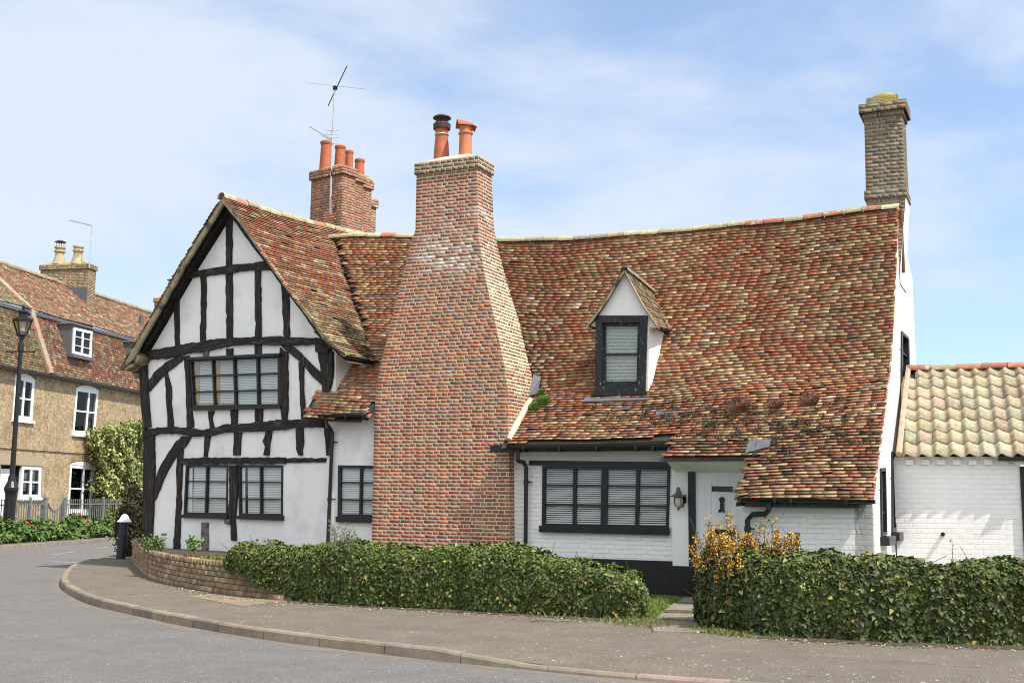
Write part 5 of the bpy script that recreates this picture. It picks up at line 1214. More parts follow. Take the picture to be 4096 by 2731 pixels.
# ---------------------------------------------------------------- railings, lamp, bollard
VR=-1.8
zt_=L.hv(170*K,1146*K,VR)[2]
def rail_panel(u0,u1,name='railing_panel',parent=None,dip=0):
    b=MB();n=int((u1-u0)/.135)
    for k in range(n+1):
        u=u0+(u1-u0)*k/n;a=(k/n-.5)*2;h=zt_-dip*(1-a*a)
        b.box(L,u-.011,u+.011,VR-.011,VR+.011,.02,h-.05);b.lathe(L.P(u,VR,h-.055),[(.008,0),(.028,.015),(.028,.04),(0,.055)],6)
    for k in range(n):
        ua_,ub_=u0+(u1-u0)*k/n,u0+(u1-u0)*(k+1)/n;ha=zt_-dip*(1-((k/n-.5)*2)**2)-.20*(0 if dip else 1);hb=zt_-dip*(1-(((k+1)/n-.5)*2)**2)-.20*(0 if dip else 1)
        b.add([L.P(ua_,VR-.03,ha),L.P(ub_,VR-.03,hb),L.P(ub_,VR+.03,hb),L.P(ua_,VR+.03,ha),L.P(ua_,VR-.03,ha+.035),L.P(ub_,VR-.03,hb+.035),L.P(ub_,VR+.03,hb+.035),L.P(ua_,VR+.03,ha+.035)],[(0,1,2,3),(4,5,6,7),(0,1,5,4),(3,2,6,7)])
    b.box(L,u0,u1,VR-.02,VR+.02,.13,.17)
    return b.build(name,mGalv,parent)
gu0=L.hv(690/3.92,1800+1000/3.92,VR)[0];gu1=L.hv(990/3.92,1800+1000/3.92,VR)[0];gu2=L.hv(1612/3.92,1800+1000/3.92,VR)[0]
fe=thing('iron_railings','grey iron railings with knobbed tops along the terrace front garden','railings',L.P(6,VR,0))
segs=[(-3,1.2),(1.3,5.2),(5.3,gu0-.06),(gu1+.06,gu2-.05),(gu2+.05,gu2+3),(gu2+3.1,gu2+6)]
for a_,b_ in segs: rail_panel(a_,b_,parent=fe)
for u in (1.25,5.25,gu2,gu2+3.05):
    b=MB();b.box(L,u-.045,u+.045,VR-.045,VR+.045,0,zt_-.02);b.lathe(L.P(u,VR,zt_-.02),[(.04,0),(.06,.03),(.05,.09),(0,.12)],8);b.build('post',mGalv,fe)
gt=thing('garden_gate','grey iron gate with a dipped top between two thicker posts in the railings','gate',L.P((gu0+gu1)/2,VR,0))
rail_panel(gu0+.07,gu1-.07,'gate_leaf',gt,dip=.42)
for u in (gu0,gu1):
    b=MB();b.box(L,u-.07,u+.07,VR-.07,VR+.07,0,zt_+.0);b.lathe(L.P(u,VR,zt_),[(.05,0),(.08,.04),(.06,.10),(0,.13)],8);b.build('gate_post',mGalv,gt)
# street lamp
lq=L.hv(22*K,1180*K,-2.25);LB=L.P(lq[0],-2.25,0);dl=math.hypot(LB[0],LB[1]);LF=Fr(LB[:2],0)
lz=lambda y,x=40:LF.hv(x*K,y*K,0)[2]
sl_=thing('street_lamp','black Victorian style street lamp with a four-sided glass lantern in front of the terrace','street lamp',LB)
z1_=lz(1105,22);zl0=lz(768);zl1=lz(722)
zz=lambda x,y:LF.hv(*lc0(x,y),0)[2]
b=MB();b.lathe(LB,[(.20,0),(.20,.10),(.17,.14),(.17,z1_*.75),(.18,z1_*.8),(.22,z1_*.85),(.22,z1_*.9),(.13,z1_),(.09,z1_*1.1),(.085,z1_*1.12)],16);b.build('base',mIron,sl_)
ztp=zz(380,945)
b=MB();b.lathe(LB,[(.085,z1_),(.065,zz(370,1200)),(.10,zz(370,1195)),(.10,zz(370,1165)),(.075,zz(370,1050)),(.04,zz(370,1040)),(.035,ztp)],14)
zc_=zz(370,1200);b.tube([LB+[-.42,0,zc_],LB+[.42,0,zc_]],.025,6);b.lathe(LB+[.44,0,zc_],[(0,-.05),(.05,0),(0,.05)],8);b.lathe(LB+[-.44,0,zc_],[(0,-.05),(.05,0),(0,.05)],8);b.build('post',mIron,sl_)
zA,zB=zz(380,940),zz(380,712);wa,wb=.26,.60
wa=abs(LF.hv(*lc0(455,940),0)[0]-LF.hv(*lc0(312,940),0)[0])/2;wb=abs(LF.hv(*lc0(560,705),0)[0]-LF.hv(*lc0(235,705),0)[0])/2
R4=lambda w,z:[LB+np.array([w*math.cos(a),w*math.sin(a),z]) for a in (math.pi*.0-.08,math.pi*.5-.08,math.pi-.08,math.pi*1.5-.08)]
b=MB();lo_,hi=R4(wa,zA),R4(wb*.97,zB)
for k in range(4):
    b.tube([lo_[k],hi[k]],.025,5);b.tube([lo_[k],lo_[(k+1)%4]],.03,5);b.tube([hi[k],hi[(k+1)%4]],.03,5)
b.tube([LB+[0,0,ztp-.02],LB+[0,0,zA+.02]],.06,8)
for k in range(4): b.tube([LB+[0,0,zA-.25],lo_[k]],.015,5)
b.build('lantern_frame',mIron,sl_)
b=MB();lo2,hi2=R4(wa*.97,zA+.02),R4(wb*.93,zB-.02)
for k in range(4): b.add([lo2[k],lo2[(k+1)%4],hi2[(k+1)%4],hi2[k]],[(0,1,2,3)])
b.build('lantern_glass',glassmat('lantern_glass',(.85,.80,.70),.22),sl_)
b=MB();b.lathe(LB,[(.03,zB-.42),(.10,zB-.36),(.10,zB-.05)],10);b.build('lamp',mat('opal',(.7,.68,.6),.4,var=0),sl_)
b=MB();w2=wb*1.08;zc2,zd=zz(380,655),zz(380,600)
rr=[R4(w2,zB),R4(w2,zB+.05),R4(wb*.45,zc2-.12),R4(.16,zc2+.12),R4(.12,zd)]
for i in range(4):
    for k in range(4): b.add([rr[i][k],rr[i][(k+1)%4],rr[i+1][(k+1)%4],rr[i+1][k]],[(0,1,2,3)])
b.add(rr[0],[(0,1,2,3)])
ze=zz(385,545);b.lathe(LB,[(.13,zd-.01),(.17,zd+.02),(.165,zd+.08),(.10,ze-.04),(.04,ze),(.05,ze+.06),(.06,ze+.1),(0,ze+.2)],12);b.build('lantern_roof',mIron,sl_)
# leaning bollard
BB=gk(277,1283);BF=Fr(BB[:2],0);q=lambda x,y:BF.hv(*lc3(x,y),0)
bt=q(1950,1120);bo=thing('bollard','leaning black bollard with a white bell-shaped cap on the pavement corner','bollard',BB)
top=BF.P(bt[0],0,bt[2]);b=MB();b.tube([BB-[0,0,.05],BB*.5+top*.5,top],[.115,.105,.10],16);b.build('post',mat('black_bollard_paint',(.018,.020,.024),.5,var=.3),bo)
hc=q(1950,1000)[2]-bt[2];b=MB();b.lathe(top,[(.0,-.01),(.17,-.01),(.175,.01),(.12,.06),(.095,.12),(.09,hc*.65),(.075,hc*.85),(.04,hc*.97),(0,hc)],20);b.build('cap',mWht,bo)
# ---------------------------------------------------------------- low brick planter wall
pw=[(300,1262),(303,1288),(318,1306),(335,1322),(365,1334),(400,1343),(450,1353),(500,1361),(560,1369),(620,1375),(680,1379),(740,1382)]
pg=[gk(x,y)[:2] for x,y in pw];pg[0]=pg[1]+np.array([-.1,1.6]);pd=dense(pg,.05)
pd=[sum(pd[max(0,i-4):i+5])/len(pd[max(0,i-4):i+5]) for i in range(len(pd))]
pdist=np.r_[0,np.cumsum([np.linalg.norm(pd[i+1]-pd[i]) for i in range(len(pd)-1)])];PA=np.array(pd)
pat=lambda s:np.array([np.interp(s,pdist,PA[:,0]),np.interp(s,pdist,PA[:,1])])
def pnr(s): d=pat(s+.05)-pat(s-.05);d/=np.linalg.norm(d);return np.array([-d[1],d[0]])   # towards the garden
# direction of travel runs towards the camera and to the right, so the left normal is the garden side
pwt=thing('planter_wall','curved low garden wall of worn brown brick at the pavement corner','wall',(*pat(3.),0))
mOB=mat('old_brown_brick',attr=True,rough=.9,var=.3,scale=10,bump=.6,bscale=30,second=(.12,.11,.06),second_amt=.60,second_scale=4)
obr=[(.27,.18,.095),(.23,.145,.08),(.30,.20,.11),(.33,.17,.10),(.19,.14,.085),(.26,.20,.12),(.38,.24,.15)]
Lw=pdist[-1];HC=.086;vs=[];cs=[];b=MB()
def spx(x):
    ss=np.linspace(0,Lw,300);pxs=[]
    for q in ss:
        p=pat(q)-CAM[:2];w=np.array([p[0],p[1],-1.6]);pxs.append((CX+F*(w@RT)/(w@FW))/K)
    j=int(np.argmin(pxs[:150]));return float(np.interp(x,pxs[j:],ss[j:]))
def wallh(s):
    x=s/Lw;return 6
for k in range(6):
    s=.12*(k%2)-.2;head=(k==5)
    while s<Lw:
        ln=.11 if head else .235
        s0_,s1_=max(s,0),min(s+ln,Lw);s+=ln+.012
        if s1_-s0_<.03: continue
        if k>=5 and s0_>spx(600): continue
        if k==5 and (random.random()<.05): continue
        o=random.gauss(0,.004)+(-.015 if head else 0);c=jit(random.choice(obr),.2)
        P=[]
        for z in (k*HC+.004,(k+1)*HC-.010+(random.uniform(-.004,.012) if head else 0)):
            for sx in (s0_,s1_):
                n=pnr(sx);p=pat(sx);P+= [(*(p+n*o),z),(*(p+n*.10),z)]
        vs+=P;cs+=[c]*8
vs=np.array(vs);n=len(vs)//8;f_=np.array([(0,2,6,4),(0,4,5,1),(2,3,7,6),(4,6,7,5)])
fast('brick_courses',vs,(f_[None]+8*np.arange(n)[:,None,None]).reshape(-1,4),np.array(cs),mOB,pwt)
b=MB();n=60
for i in range(n+1):
    s=Lw*i/n;p=pat(s);nr=pnr(s)
    h=5*HC-.012
    b.v+=[(*(p+nr*.012),0),(*(p+nr*.012),h),(*(p+nr*.215),h),(*(p+nr*.215),0)];b.c+=[(1,1,1)]*4
for i in range(n):
    for k in range(3): b.f.append((i*4+k,i*4+4+k,i*4+5+k,i*4+1+k))
b.mi=[0]*len(b.f);b.build('mortar',mat('dirty_mortar',(.11,.09,.06),.95,var=.3),pwt)
e_=pat(.05)
b=MB();f0=Fr(pat(.3),40)
for k in range(4): b.box(f0,-.10+random.uniform(-.01,.01),.14,.03,.25,.40+k*.072,.40+k*.072+.062,jit(random.choice(obr),.1))
b.build('pier',mOB,pwt)
# soil in the bed behind it
soil=[tuple(pat(s)+pnr(s)*.2) for s in np.linspace(0,Lw,40)]
g_=[G.P(.2,-.04,0)[:2],G.P(-5.9,-.04,0)[:2]]
loop=soil+[tuple(M.P(-3.2,-.3,0)[:2]),tuple(M.P(-6.4,-.1,0)[:2])]+[tuple(x) for x in g_]
tri=tessellate_polygon([[Vector((x,y,0)) for x,y in loop]])
b=MB();b.v=[(x,y,.44) for x,y in loop];b.f=[tuple(t) for t in tri];b.c=[(1,1,1)]*len(b.v);b.mi=[0]*len(b.f);struct(b.build('planter_soil',mSoil))
# ---------------------------------------------------------------- ground around the house: lawn, path, soil strip
def sheet(name,pts,z,m):
    loop=[tuple(p[:2]) for p in pts];b=MB();b.v=[(x,y,z) for x,y in loop];b.f=[tuple(t) for t in tessellate_polygon([[Vector((x,y,0)) for x,y in loop]])];b.c=[(1,1,1)]*len(loop);b.mi=[0]*len(b.f);return struct(b.build(name,m))
sheet('lawn',[gk(1250,1398),gk(1500,1428),gk(1590,1438),gk(1700,1452),gk(2352,1476),M.P(6,-2.,0),M.P(3.4,-1.6,0),M.P(1.5,-1.6,0),M.P(1.5,.1,0),M.P(-3.3,.1,0)],.004,mGrass)
pp=[[(1495,1426),(1600,1430),(1608,1454),(1500,1452)],[(1520,1410),(1598,1412),(1602,1428),(1504,1424)],[(1548,1392),(1596,1393),(1599,1409),(1528,1408)],[(1572,1378),(1597,1378),(1598,1390),(1556,1390)]]
for i,q_ in enumerate(pp):
    b=MB();v_=[gk(x,y) for x,y in q_];b.add([(*p[:2],0) for p in v_]+[(*p[:2],.02+.03*(i>1)) for p in v_],[(4,5,6,7),(0,1,5,4),(1,2,6,5),(2,3,7,6),(3,0,4,7)])
    o=b.build('path_slab',mSlate);tag(o,['nearest wide stone slab of the front path, meeting the pavement','second stone slab of the front path from the pavement','third stone slab of the path, towards the door','farthest small stone slab of the path, by the door'][i],'paving slab','stone slabs of the front path')
sheet('soil_strip',[gk(x,y) for x,y in ((660,1384),(900,1398),(1200,1414),(1480,1432),(1500,1422),(1200,1395),(900,1375),(660,1365))],.0045,mSoil)
sheet('soil_strip',[gk(x,y) for x,y in ((1590,1450),(1750,1466),(2000,1480),(2352,1492),(2600,1498),(2600,1470),(1900,1445),(1590,1425))],.0045,mSoil)
b=MB();v_=[gk(x,y) for x,y in ((432,1369),(495,1362),(650,1381),(560,1392))];b.add([(*p[:2],.004) for p in v_],[(0,1,2,3)]);o=b.build('pavement_patch',mat('concrete_patch',(.22,.17,.115),.93,var=.2,scale=3,bump=.4,bscale=60));struct(o)
# ---------------------------------------------------------------- foliage
def leaves(pts,nrm,size,cols,droop=.4,rand=.6,aspect=.8,fold=.25,sj=.35):
    """kite leaves, folded along the midrib; pts (n,3), nrm (n,3)"""
    n=len(pts);nr=nrm+rng.normal(0,rand,(n,3));nr/=np.linalg.norm(nr,axis=1)[:,None]+1e-9
    dn=np.tile(np.array([0,0,-1.]),(n,1))*droop+rng.normal(0,.6,(n,3));d=dn-nr*np.sum(dn*nr,1)[:,None];d/=np.linalg.norm(d,axis=1)[:,None]+1e-9
    s=np.cross(nr,d);L_=(size*(1+rng.uniform(-sj,sj,n)))[:,None] if np.isscalar(size) else (size*(1+rng.uniform(-sj,sj,n)))[:,None]
    up=nr*L_*fold*.3;tip=pts+d*L_-nr*L_*.12;w=s*L_*aspect*.5
    a=pts+d*L_*.12+w+up*.5;a2=pts+d*L_*.55+w*.62+up;b_=pts+d*L_*.12-w+up*.5;b2=pts+d*L_*.55-w*.62+up
    vs=np.stack([pts,a,a2,tip,b2,b_],1).reshape(-1,3);f=(np.array([[0,1,2,3],[0,3,4,5]])[None]+6*np.arange(n)[:,None,None]).reshape(-1,4)
    c=np.array(cols)[rng.integers(0,len(cols),n)]*(1+rng.uniform(-.25,.25,(n,1)));return vs,f,np.repeat(c,6,0)
def merge(name,parts,m,parent=None):
    V_=[];F_=[];C_=[];o=0
    for v,f,c in parts: V_.append(v);F_.append(f+o);C_.append(c);o+=len(v)
    return fast(name,np.vstack(V_),np.vstack(F_),np.vstack(C_),m,parent)
IVY=[(.080,.115,.022),(.095,.135,.028),(.06,.09,.02),(.115,.145,.03),(.05,.075,.018),(.10,.12,.026)]
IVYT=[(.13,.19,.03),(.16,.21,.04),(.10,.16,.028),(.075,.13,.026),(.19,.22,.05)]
class Hedge:
    """front base line (world xy), depth, height along the line"""
    def __init__(s,front,depth,hts):
        s.p=[np.array(q[:2]) for q in front];s.d=np.r_[0,np.cumsum([np.linalg.norm(s.p[i+1]-s.p[i]) for i in range(len(s.p)-1)])];s.A=np.array(s.p);s.L=s.d[-1];s.depth=depth;s.h=hts
    def at(s,t):
        return np.array([np.interp(t,s.d,s.A[:,0]),np.interp(t,s.d,s.A[:,1])])
    def nr(s,t):
        a,b_=s.at(max(0,t-.15)),s.at(min(s.L,t+.15));d=b_-a;d/=np.linalg.norm(d);return np.array([-d[1],d[0]])
    def bump(s,t,a): return .045*math.sin(t*2.6+a*2)+.03*math.sin(t*6.3-a*3+1)+.02*math.sin(t*12+a*5)
    def pt(s,t,a,inset=0):
        """a 0..1 : base front -> top front -> top back; returns point, normal"""
        h0,h1=s.h(t);k=s.nr(t);p=s.at(t);dp=s.depth
        e0=min(1,t/.35);e1=min(1,(s.L-t)/.35);end=math.sqrt(max(0,1-(1-min(e0,e1))**2))
        h=h1*(.55+.45*end) if True else h1
        th_=a*math.pi
        # super-ellipse section
        cx=-math.cos(th_);cz=math.sin(th_);q=.42
        X=np.sign(cx)*abs(cx)**q;Z=abs(cz)**q
        off=(X+1)/2*dp;off=dp/2+(off-dp/2)*(.35+.65*end)
        z=h0+(h-h0)*Z if a<.5 else h0+(h-h0)*Z
        bz=s.bump(t,a);n=np.array([*(k*(cx)),cz*.9]);n/=np.linalg.norm(n)
        P=np.array([*(p+k*off),z])+n*(bz-inset)
        P[2]=max(P[2],h0*.5+.01);return P,n
def hedge(name,label,H_,n,size=.075,cols=IVY,extra=None,core=True):
    t=thing(name,label,'hedge',(*H_.at(H_.L/2),0))
    pts=[];ns=[];ct=[]
    for i in range(n):
        tt=random.uniform(0,H_.L);a=math.asin(random.uniform(.01,.985)**(1/.42))/math.pi if random.random()<.72 else random.uniform(.2,.9)
        P,nr_=H_.pt(tt,a,abs(random.gauss(0,.05))-.015);pts.append(P);ns.append(nr_);ct.append((tt,a,P[2]))
    pts=np.array(pts);ns=np.array(ns);ct=np.array(ct)
    hh=np.array([H_.h(x)[1] for x in ct[:,0]]);rel=pts[:,2]/hh
    dens=np.array([.5+.5*math.sin(x*3.1+1.7*math.sin(z*9))*math.sin(z*7+x*5) for x,_,z in ct])
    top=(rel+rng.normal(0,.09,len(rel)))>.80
    if extra is not None: paler=extra(ct,top)
    else: paler=top&(rng.random(len(top))<.75)  # leaves turn paler and smaller towards the top
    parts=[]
    for msk,cc,sz in ((~paler,cols,size),(paler,IVYT,size*.8)):
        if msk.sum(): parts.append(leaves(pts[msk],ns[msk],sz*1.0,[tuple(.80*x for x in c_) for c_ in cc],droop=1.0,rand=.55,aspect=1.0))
    k=rng.integers(0,len(pts),n//90);parts.append(leaves(pts[k]+ns[k]*.02,ns[k],size,[(.32,.24,.05),(.25,.13,.04),(.30,.28,.08)],droop=1))
    merge('foliage',parts,mIvy,t)
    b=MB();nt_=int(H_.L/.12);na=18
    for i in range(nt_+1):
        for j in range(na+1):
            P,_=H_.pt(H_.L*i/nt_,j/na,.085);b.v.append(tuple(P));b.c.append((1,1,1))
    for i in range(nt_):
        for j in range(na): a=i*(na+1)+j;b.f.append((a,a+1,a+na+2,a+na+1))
    b.f.append(tuple(range(na+1)));b.f.append(tuple(nt_*(na+1)+k for k in range(na+1))[::-1]);b.mi=[0]*len(b.f);b.build('dark_core',mCore,t,smooth=True)  # solid core added behind the leaves, inner shade put into its dark colour
    # bare twigs poking out
    b=MB()
    for i in range(int(H_.L*9)):
        P,n_=H_.pt(random.uniform(.2,H_.L-.1),random.uniform(.0,.45),.03);d=n_*.10+np.array([random.gauss(0,.12) for _ in range(3)]);b.tube([P,P+d*.5+[0,0,random.gauss(0,.03)],P+d],[.006,.004,.003],4)
    tag(b.build('twigs',mTwig,t),kind='stuff')
    return t
fl_=[(690,1378),(740,1384),(900,1394),(1050,1401),(1200,1409),(1350,1418),(1440,1424),(1496,1424)]
front=[gk(x,y) for x,y in fl_]
# the left half of the hedge grows over the planter wall
front=[np.array([*(pat(s)-pnr(s)*.07),0]) for s in [spx(x) for x in (515,545,585,630,680)]]+front[2:]
def hL(t):
    L_=HL.L;x=t/L_;return (interp(t,list(zip(HL.d[:5],(.44,.40,.30,.14,.02)))+[(L_,.02)]),interp(x,[(0,.72),(.05,.80),(.3,.87),(.55,.90),(.72,.90),(.82,.80),(.92,.66),(1,.50)])*.97)
HL=Hedge(front,.95,hL)
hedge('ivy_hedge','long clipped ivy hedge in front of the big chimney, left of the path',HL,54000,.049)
fr2=[gk(x,y) for x,y in ((1598,1425),(1625,1441),(1680,1452),(1750,1459),(1900,1467),(2050,1473),(2200,1479),(2352,1484),(2600,1492))]
def hR(t):
    x=t/HR.L;return (.02,interp(x,[(0,.80),(.05,.95),(.15,1.0),(.25,.98),(.35,.93),(1,.90)]))
HR=Hedge(fr2,1.0,hR)
def yellowish(ct,top):
    x=ct[:,0]/HR.L;z=ct[:,2];bl=np.zeros(len(x),bool)
    for cx_,cz_,rx,rz_ in ((.40,.85,.05,.12),(.41,.55,.04,.18),(.52,.92,.05,.08),(.46,.35,.03,.15),(.60,.6,.03,.12),(.73,.88,.08,.08),(.30,.92,.04,.08),(.88,.8,.05,.12),(.95,.45,.04,.1)):
        bl|=((x-cx_)/rx)**2+((z-cz_)/rz_)**2<1
    return (bl&(rng.random(len(x))<.65))|(top&(rng.random(len(x))<.15))
IVR=[(.068,.10,.024),(.085,.12,.03),(.05,.072,.02),(.105,.13,.038),(.042,.06,.018),(.115,.13,.035)]
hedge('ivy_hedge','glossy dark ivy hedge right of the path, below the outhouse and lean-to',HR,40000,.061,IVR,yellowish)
def shoots(name,label,spots,hgt,cols,n_leaf,sz,m=mLeaf,group=None,cat='plant',stem=mTwig,arch=.25,flower=None,fn=0):
    t=thing(name,label,cat,spots[0][0],group);b=MB();pts=[];fp=[]
    for p,h,dirn in spots:
        p=np.array(p,float);d=np.array(dirn,float);q=p+np.array([0,0,h])+d*h*arch;mid=p+np.array([0,0,h*.55])+d*h*arch*.25;b.tube([p,mid,q],[.007,.005,.003],4)
        for i in range(n_leaf):
            k=random.random();w=(p*(1-k)**2+2*mid*k*(1-k)+q*k*k);pts.append(w+np.array([random.gauss(0,.025) for _ in range(3)]))
        for i in range(fn):
            k=random.random()**.6;w=(p*(1-k)**2+2*mid*k*(1-k)+q*k*k);fp.append(w+np.array([random.gauss(0,.022) for _ in range(3)]))
    tag(b.build('stems',stem,t),kind='stuff');pts=np.array(pts);nn_=rng.normal(0,1,(len(pts),3));nn_[:,2]=abs(nn_[:,2]);merge('leaves',[leaves(pts,nn_,sz,cols,droop=-.2,rand=.5)],m,t)
    if fn:
        fp=np.array(fp);merge('flowers',[leaves(fp,rng.normal(0,1,fp.shape),.020,flower,droop=0,rand=1,aspect=1.2)],mFlower,t)
    return t
mFlower=mat('flower_petal',attr=True,rough=.6,var=.1)
# berberis with orange flowers growing through the left end of the right-hand hedge
sp=[]
def hz_pt(x,y,D):
    r_=ray(x*K,y*K);return CAM+r_*(D/r_[1])
for x,y in ((1612,1188),(1625,1205),(1660,1178),(1668,1172),(1652,1200),(1690,1215),(1770,1185),(1785,1190),(1760,1205),(1800,1230),(1815,1235),(1835,1240),(1700,1222),(1605,1232),(1640,1215),(1745,1220),(1680,1205)):
    q=hz_pt(x,y,14.4);p=hz_pt(x+random.uniform(-8,12)+(1690-x)*.18,1300,14.5);sp.append((p,q[2]-p[2],((q-p)[:2].tolist()+[0])))
sp=[(p,h,np.array(d)/max(h,.1)/.6) for p,h,d in sp]
for i in range(16):
    x=random.uniform(1600,1700);y=random.uniform(1235,1340);D=14.0+random.uniform(0,.5)-(.15 if x>1620 else 0);p=hz_pt(x,y+25,D);a=random.uniform(-.5,.5);sp.append((p,.22,(-1.6 if x<1640 else random.uniform(-1,1),random.uniform(-1.2,-.2),0)))
for i in range(34):
    x=random.uniform(1615,1840);p=hz_pt(x,random.uniform(1262,1300),14.3);sp.append((p,random.uniform(.15,.30),(random.uniform(-.6,.6),random.uniform(-.5,.2),0)))
shoots('berberis_shrub','spiky shrub with orange-yellow flowers rising from the left end of the right hedge',sp,0,[(.07,.08,.02),(.10,.09,.025),(.05,.07,.02)],40,.026,flower=[(.72,.33,.02),(.78,.42,.03),(.62,.26,.015)],fn=46,cat='shrub')
# pale wispy shrub in the middle of the left-hand hedge
def around(x,y,D,n,h,sp_,lean=.5):
    o=[]
    for i in range(n):
        p=hz_pt(x+random.uniform(-sp_,sp_),y,D+random.uniform(-.15,.15));o.append((p,h*random.uniform(.5,1.1),(random.uniform(-lean,lean)*2,random.uniform(-lean,lean),0)))
    return o
shoots('grey_shrub','wispy grey-green shrub sprouting above the left hedge, beside the chimney foot',around(790,1262,17.2,16,.42,24,.9),0,[(.15,.19,.08),(.20,.23,.11),(.11,.15,.06)],22,.032,cat='shrub')
# plants in the planter bed
shoots('leafy_plant','small grey-green leafy plant on the corner of the brick planter',around(352,1265,22.3,26,.30,22,.8),0,[(.12,.19,.06),(.16,.22,.08),(.09,.14,.045)],26,.055,group='plants in the brick planter')
shoots('leafy_plant','small bright green plant in the planter, in front of the black plinth',around(443,1262,20.9,14,.22,16,.8),0,[(.12,.22,.04),(.16,.26,.06)],18,.055,group='plants in the brick planter')
pts=[];
for i in range(2600):
    x=random.gauss(450,42);p=hz_pt(x,0,20.3);s_=spx(390+175*random.random());q=pat(s_)+pnr(s_)*random.uniform(.12,.7);pts.append([q[0],q[1],.45+.05*random.random()])
c0=np.array(pts[0]);v1,f1,c1_=leaves(np.array(pts),np.tile([0,0,1.],(len(pts),1)),.05,[(.16,.17,.04),(.11,.14,.03),(.20,.18,.06)],droop=-.5,rand=.9,aspect=.35)
o=fast('mossy_ground_cover',v1,f1,c1_,mLeaf);tag(o,'low mossy ground cover spilling over the planter bricks','ground cover',kind='stuff')
# dark bush behind the bollard
def blob(name,label,c,rad,n,size,cols,m,cat,aspect=.8,droop=.5,core=(.6,),cc=None,sub='foliage',shape=None,group=None):
    t=thing(name,label,cat,(c[0],c[1],0),group);pts=[];ns=[]
    while len(pts)<n:
        d=rng.normal(0,1,3);d/=np.linalg.norm(d);k=random.uniform(.55,1.0)**.6;w=1+.18*math.sin(d[0]*5+d[2]*4)+.12*math.sin(d[1]*9+d[2]*7)
        p=np.array(c)+d*np.array(rad)*k*w
        if p[2]<.02: continue
        if shape and not shape(p): continue
        pts.append(p);ns.append(d)
    merge(sub,[leaves(np.array(pts),np.array(ns),size,cols,droop=droop,rand=.7,aspect=aspect)],m,t);return t
bc=hz_pt(309,1215,29.6)
t=blob('dark_bush','dark brown-green bush behind the leaning bollard, against the corner post',(bc[0],bc[1],.75),(.42,.5,1.05),5200,.14,[(.055,.055,.022),(.075,.055,.028),(.04,.045,.02),(.09,.07,.04)],mLeaf,'shrub',aspect=.22,droop=-.6)
# variegated shrub on the terrace wall
vq_=-.55;pc_=[L.hv(x*K,y*K,vq_) for x,y in ((222,1000),(330,1000),(275,975),(275,1200))]
vsb=[(222,985),(240,975),(262,985),(285,972),(300,965),(330,985),(333,1040),(328,1100),(310,1150),(300,1200),(235,1200),(228,1140),(215,1120),(232,1085),(222,1050),(212,1010)]
poly=[L.hv(x*K,y*K,vq_)[::2] for x,y in vsb]
t=thing('variegated_shrub','large cream and green variegated climbing shrub against the brick terrace wall','shrub',L.P(sum(p[0] for p in poly)/len(poly),-.5,0));pts=[];ns=[]
u0,u1=min(p[0] for p in poly),max(p[0] for p in poly);z0_,z1_=0,max(p[1] for p in poly)
while len(pts)<13000:
    u,z=random.uniform(u0,u1),random.uniform(.1,z1_)
    if not inside((u,max(z,poly[10][1]+.02)),poly): continue
    dep=.55+.25*math.sin(u*3)*math.sin(z*2.6)+.15*math.sin(u*7+z*5);k=random.random()**.5
    pts.append(L.P(u,-.05-dep*k*1.4,z+random.gauss(0,.06)));ns.append(-L.v+np.array([0,0,.5]))
merge('foliage',[leaves(np.array(pts),np.array(ns),.135,[(.36,.36,.12),(.42,.40,.15),(.16,.20,.05),(.10,.15,.035),(.28,.30,.09)],droop=.5,rand=.7,aspect=.7)],mLeaf,t)
b=MB();
for k in range(5): b.tube([L.P((u0+u1)/2+k*.1,-.4,0),L.P((u0+u1)/2+(k-2)*.5,-.35,1.5),L.P((u0+u1)/2+(k-2)*.9,-.25,3)],[.06,.04,.02],6)
b.build('stems',mTwig,t)
# roadside plants
pts=[];ns=[];cl_=[]
for i in range(26000):
    u=random.uniform(-3,22);v=random.uniform(-2.85,-1.2);hgt=.45+.28*math.sin(u*1.9+1)*math.sin(u*.7)+.15*math.sin(u*4.3+v*3);hgt*=(1-((v+2.0)/1.0)**2)*.9+.25
    if abs(u-(gu0+gu1)/2)<.5: hgt*=.7
    z=max(.0,hgt)*random.random()**.55
    pts.append(L.P(u,v,z));ns.append(np.array([0,0,1.])-L.v*.6)
GRN=[(.075,.14,.025),(.10,.175,.035),(.06,.11,.02),(.12,.20,.045),(.085,.14,.035)]
pts=np.array(pts);ns=np.array(ns)
parts=[leaves(pts,ns,.13,GRN,droop=.1,rand=.8,aspect=.7)]
k=rng.integers(0,len(pts),160);parts.append(leaves(pts[k]+[0,0,.12],ns[k],.09,[(.7,.55,.04),(.65,.5,.1),(.7,.68,.5)],rand=1))
o=merge('verge_plants',parts,mLeaf);tag(o,'tangle of leafy green plants growing through the railings along the far pavement','plants',kind='stuff')
for lab,(x,y),rad,n,ll in (('large round leaved plant at the left gate post','%d'%0 and (172,1197),.42,520,.17),('large round leaved plant between gate and bollard',(290/1*.0+285,1208),.0,0,0),):
    if not n: continue
    q=L.hv(x*K,y*K,-2.35);c_=L.P(q[0],-2.35,.45);t=thing('hollyhock_plant',lab,'plant',(c_[0],c_[1],0));d=rng.normal(0,1,(n,3));d/=np.linalg.norm(d,axis=1)[:,None];d[:,2]=abs(d[:,2])
    merge('leaves',[leaves(c_+d*rad*[1,1,1.1]-[0,0,.1],d,ll,GRN[2:5:2],droop=.4,rand=.4,aspect=1.1)],mLeaf,t)
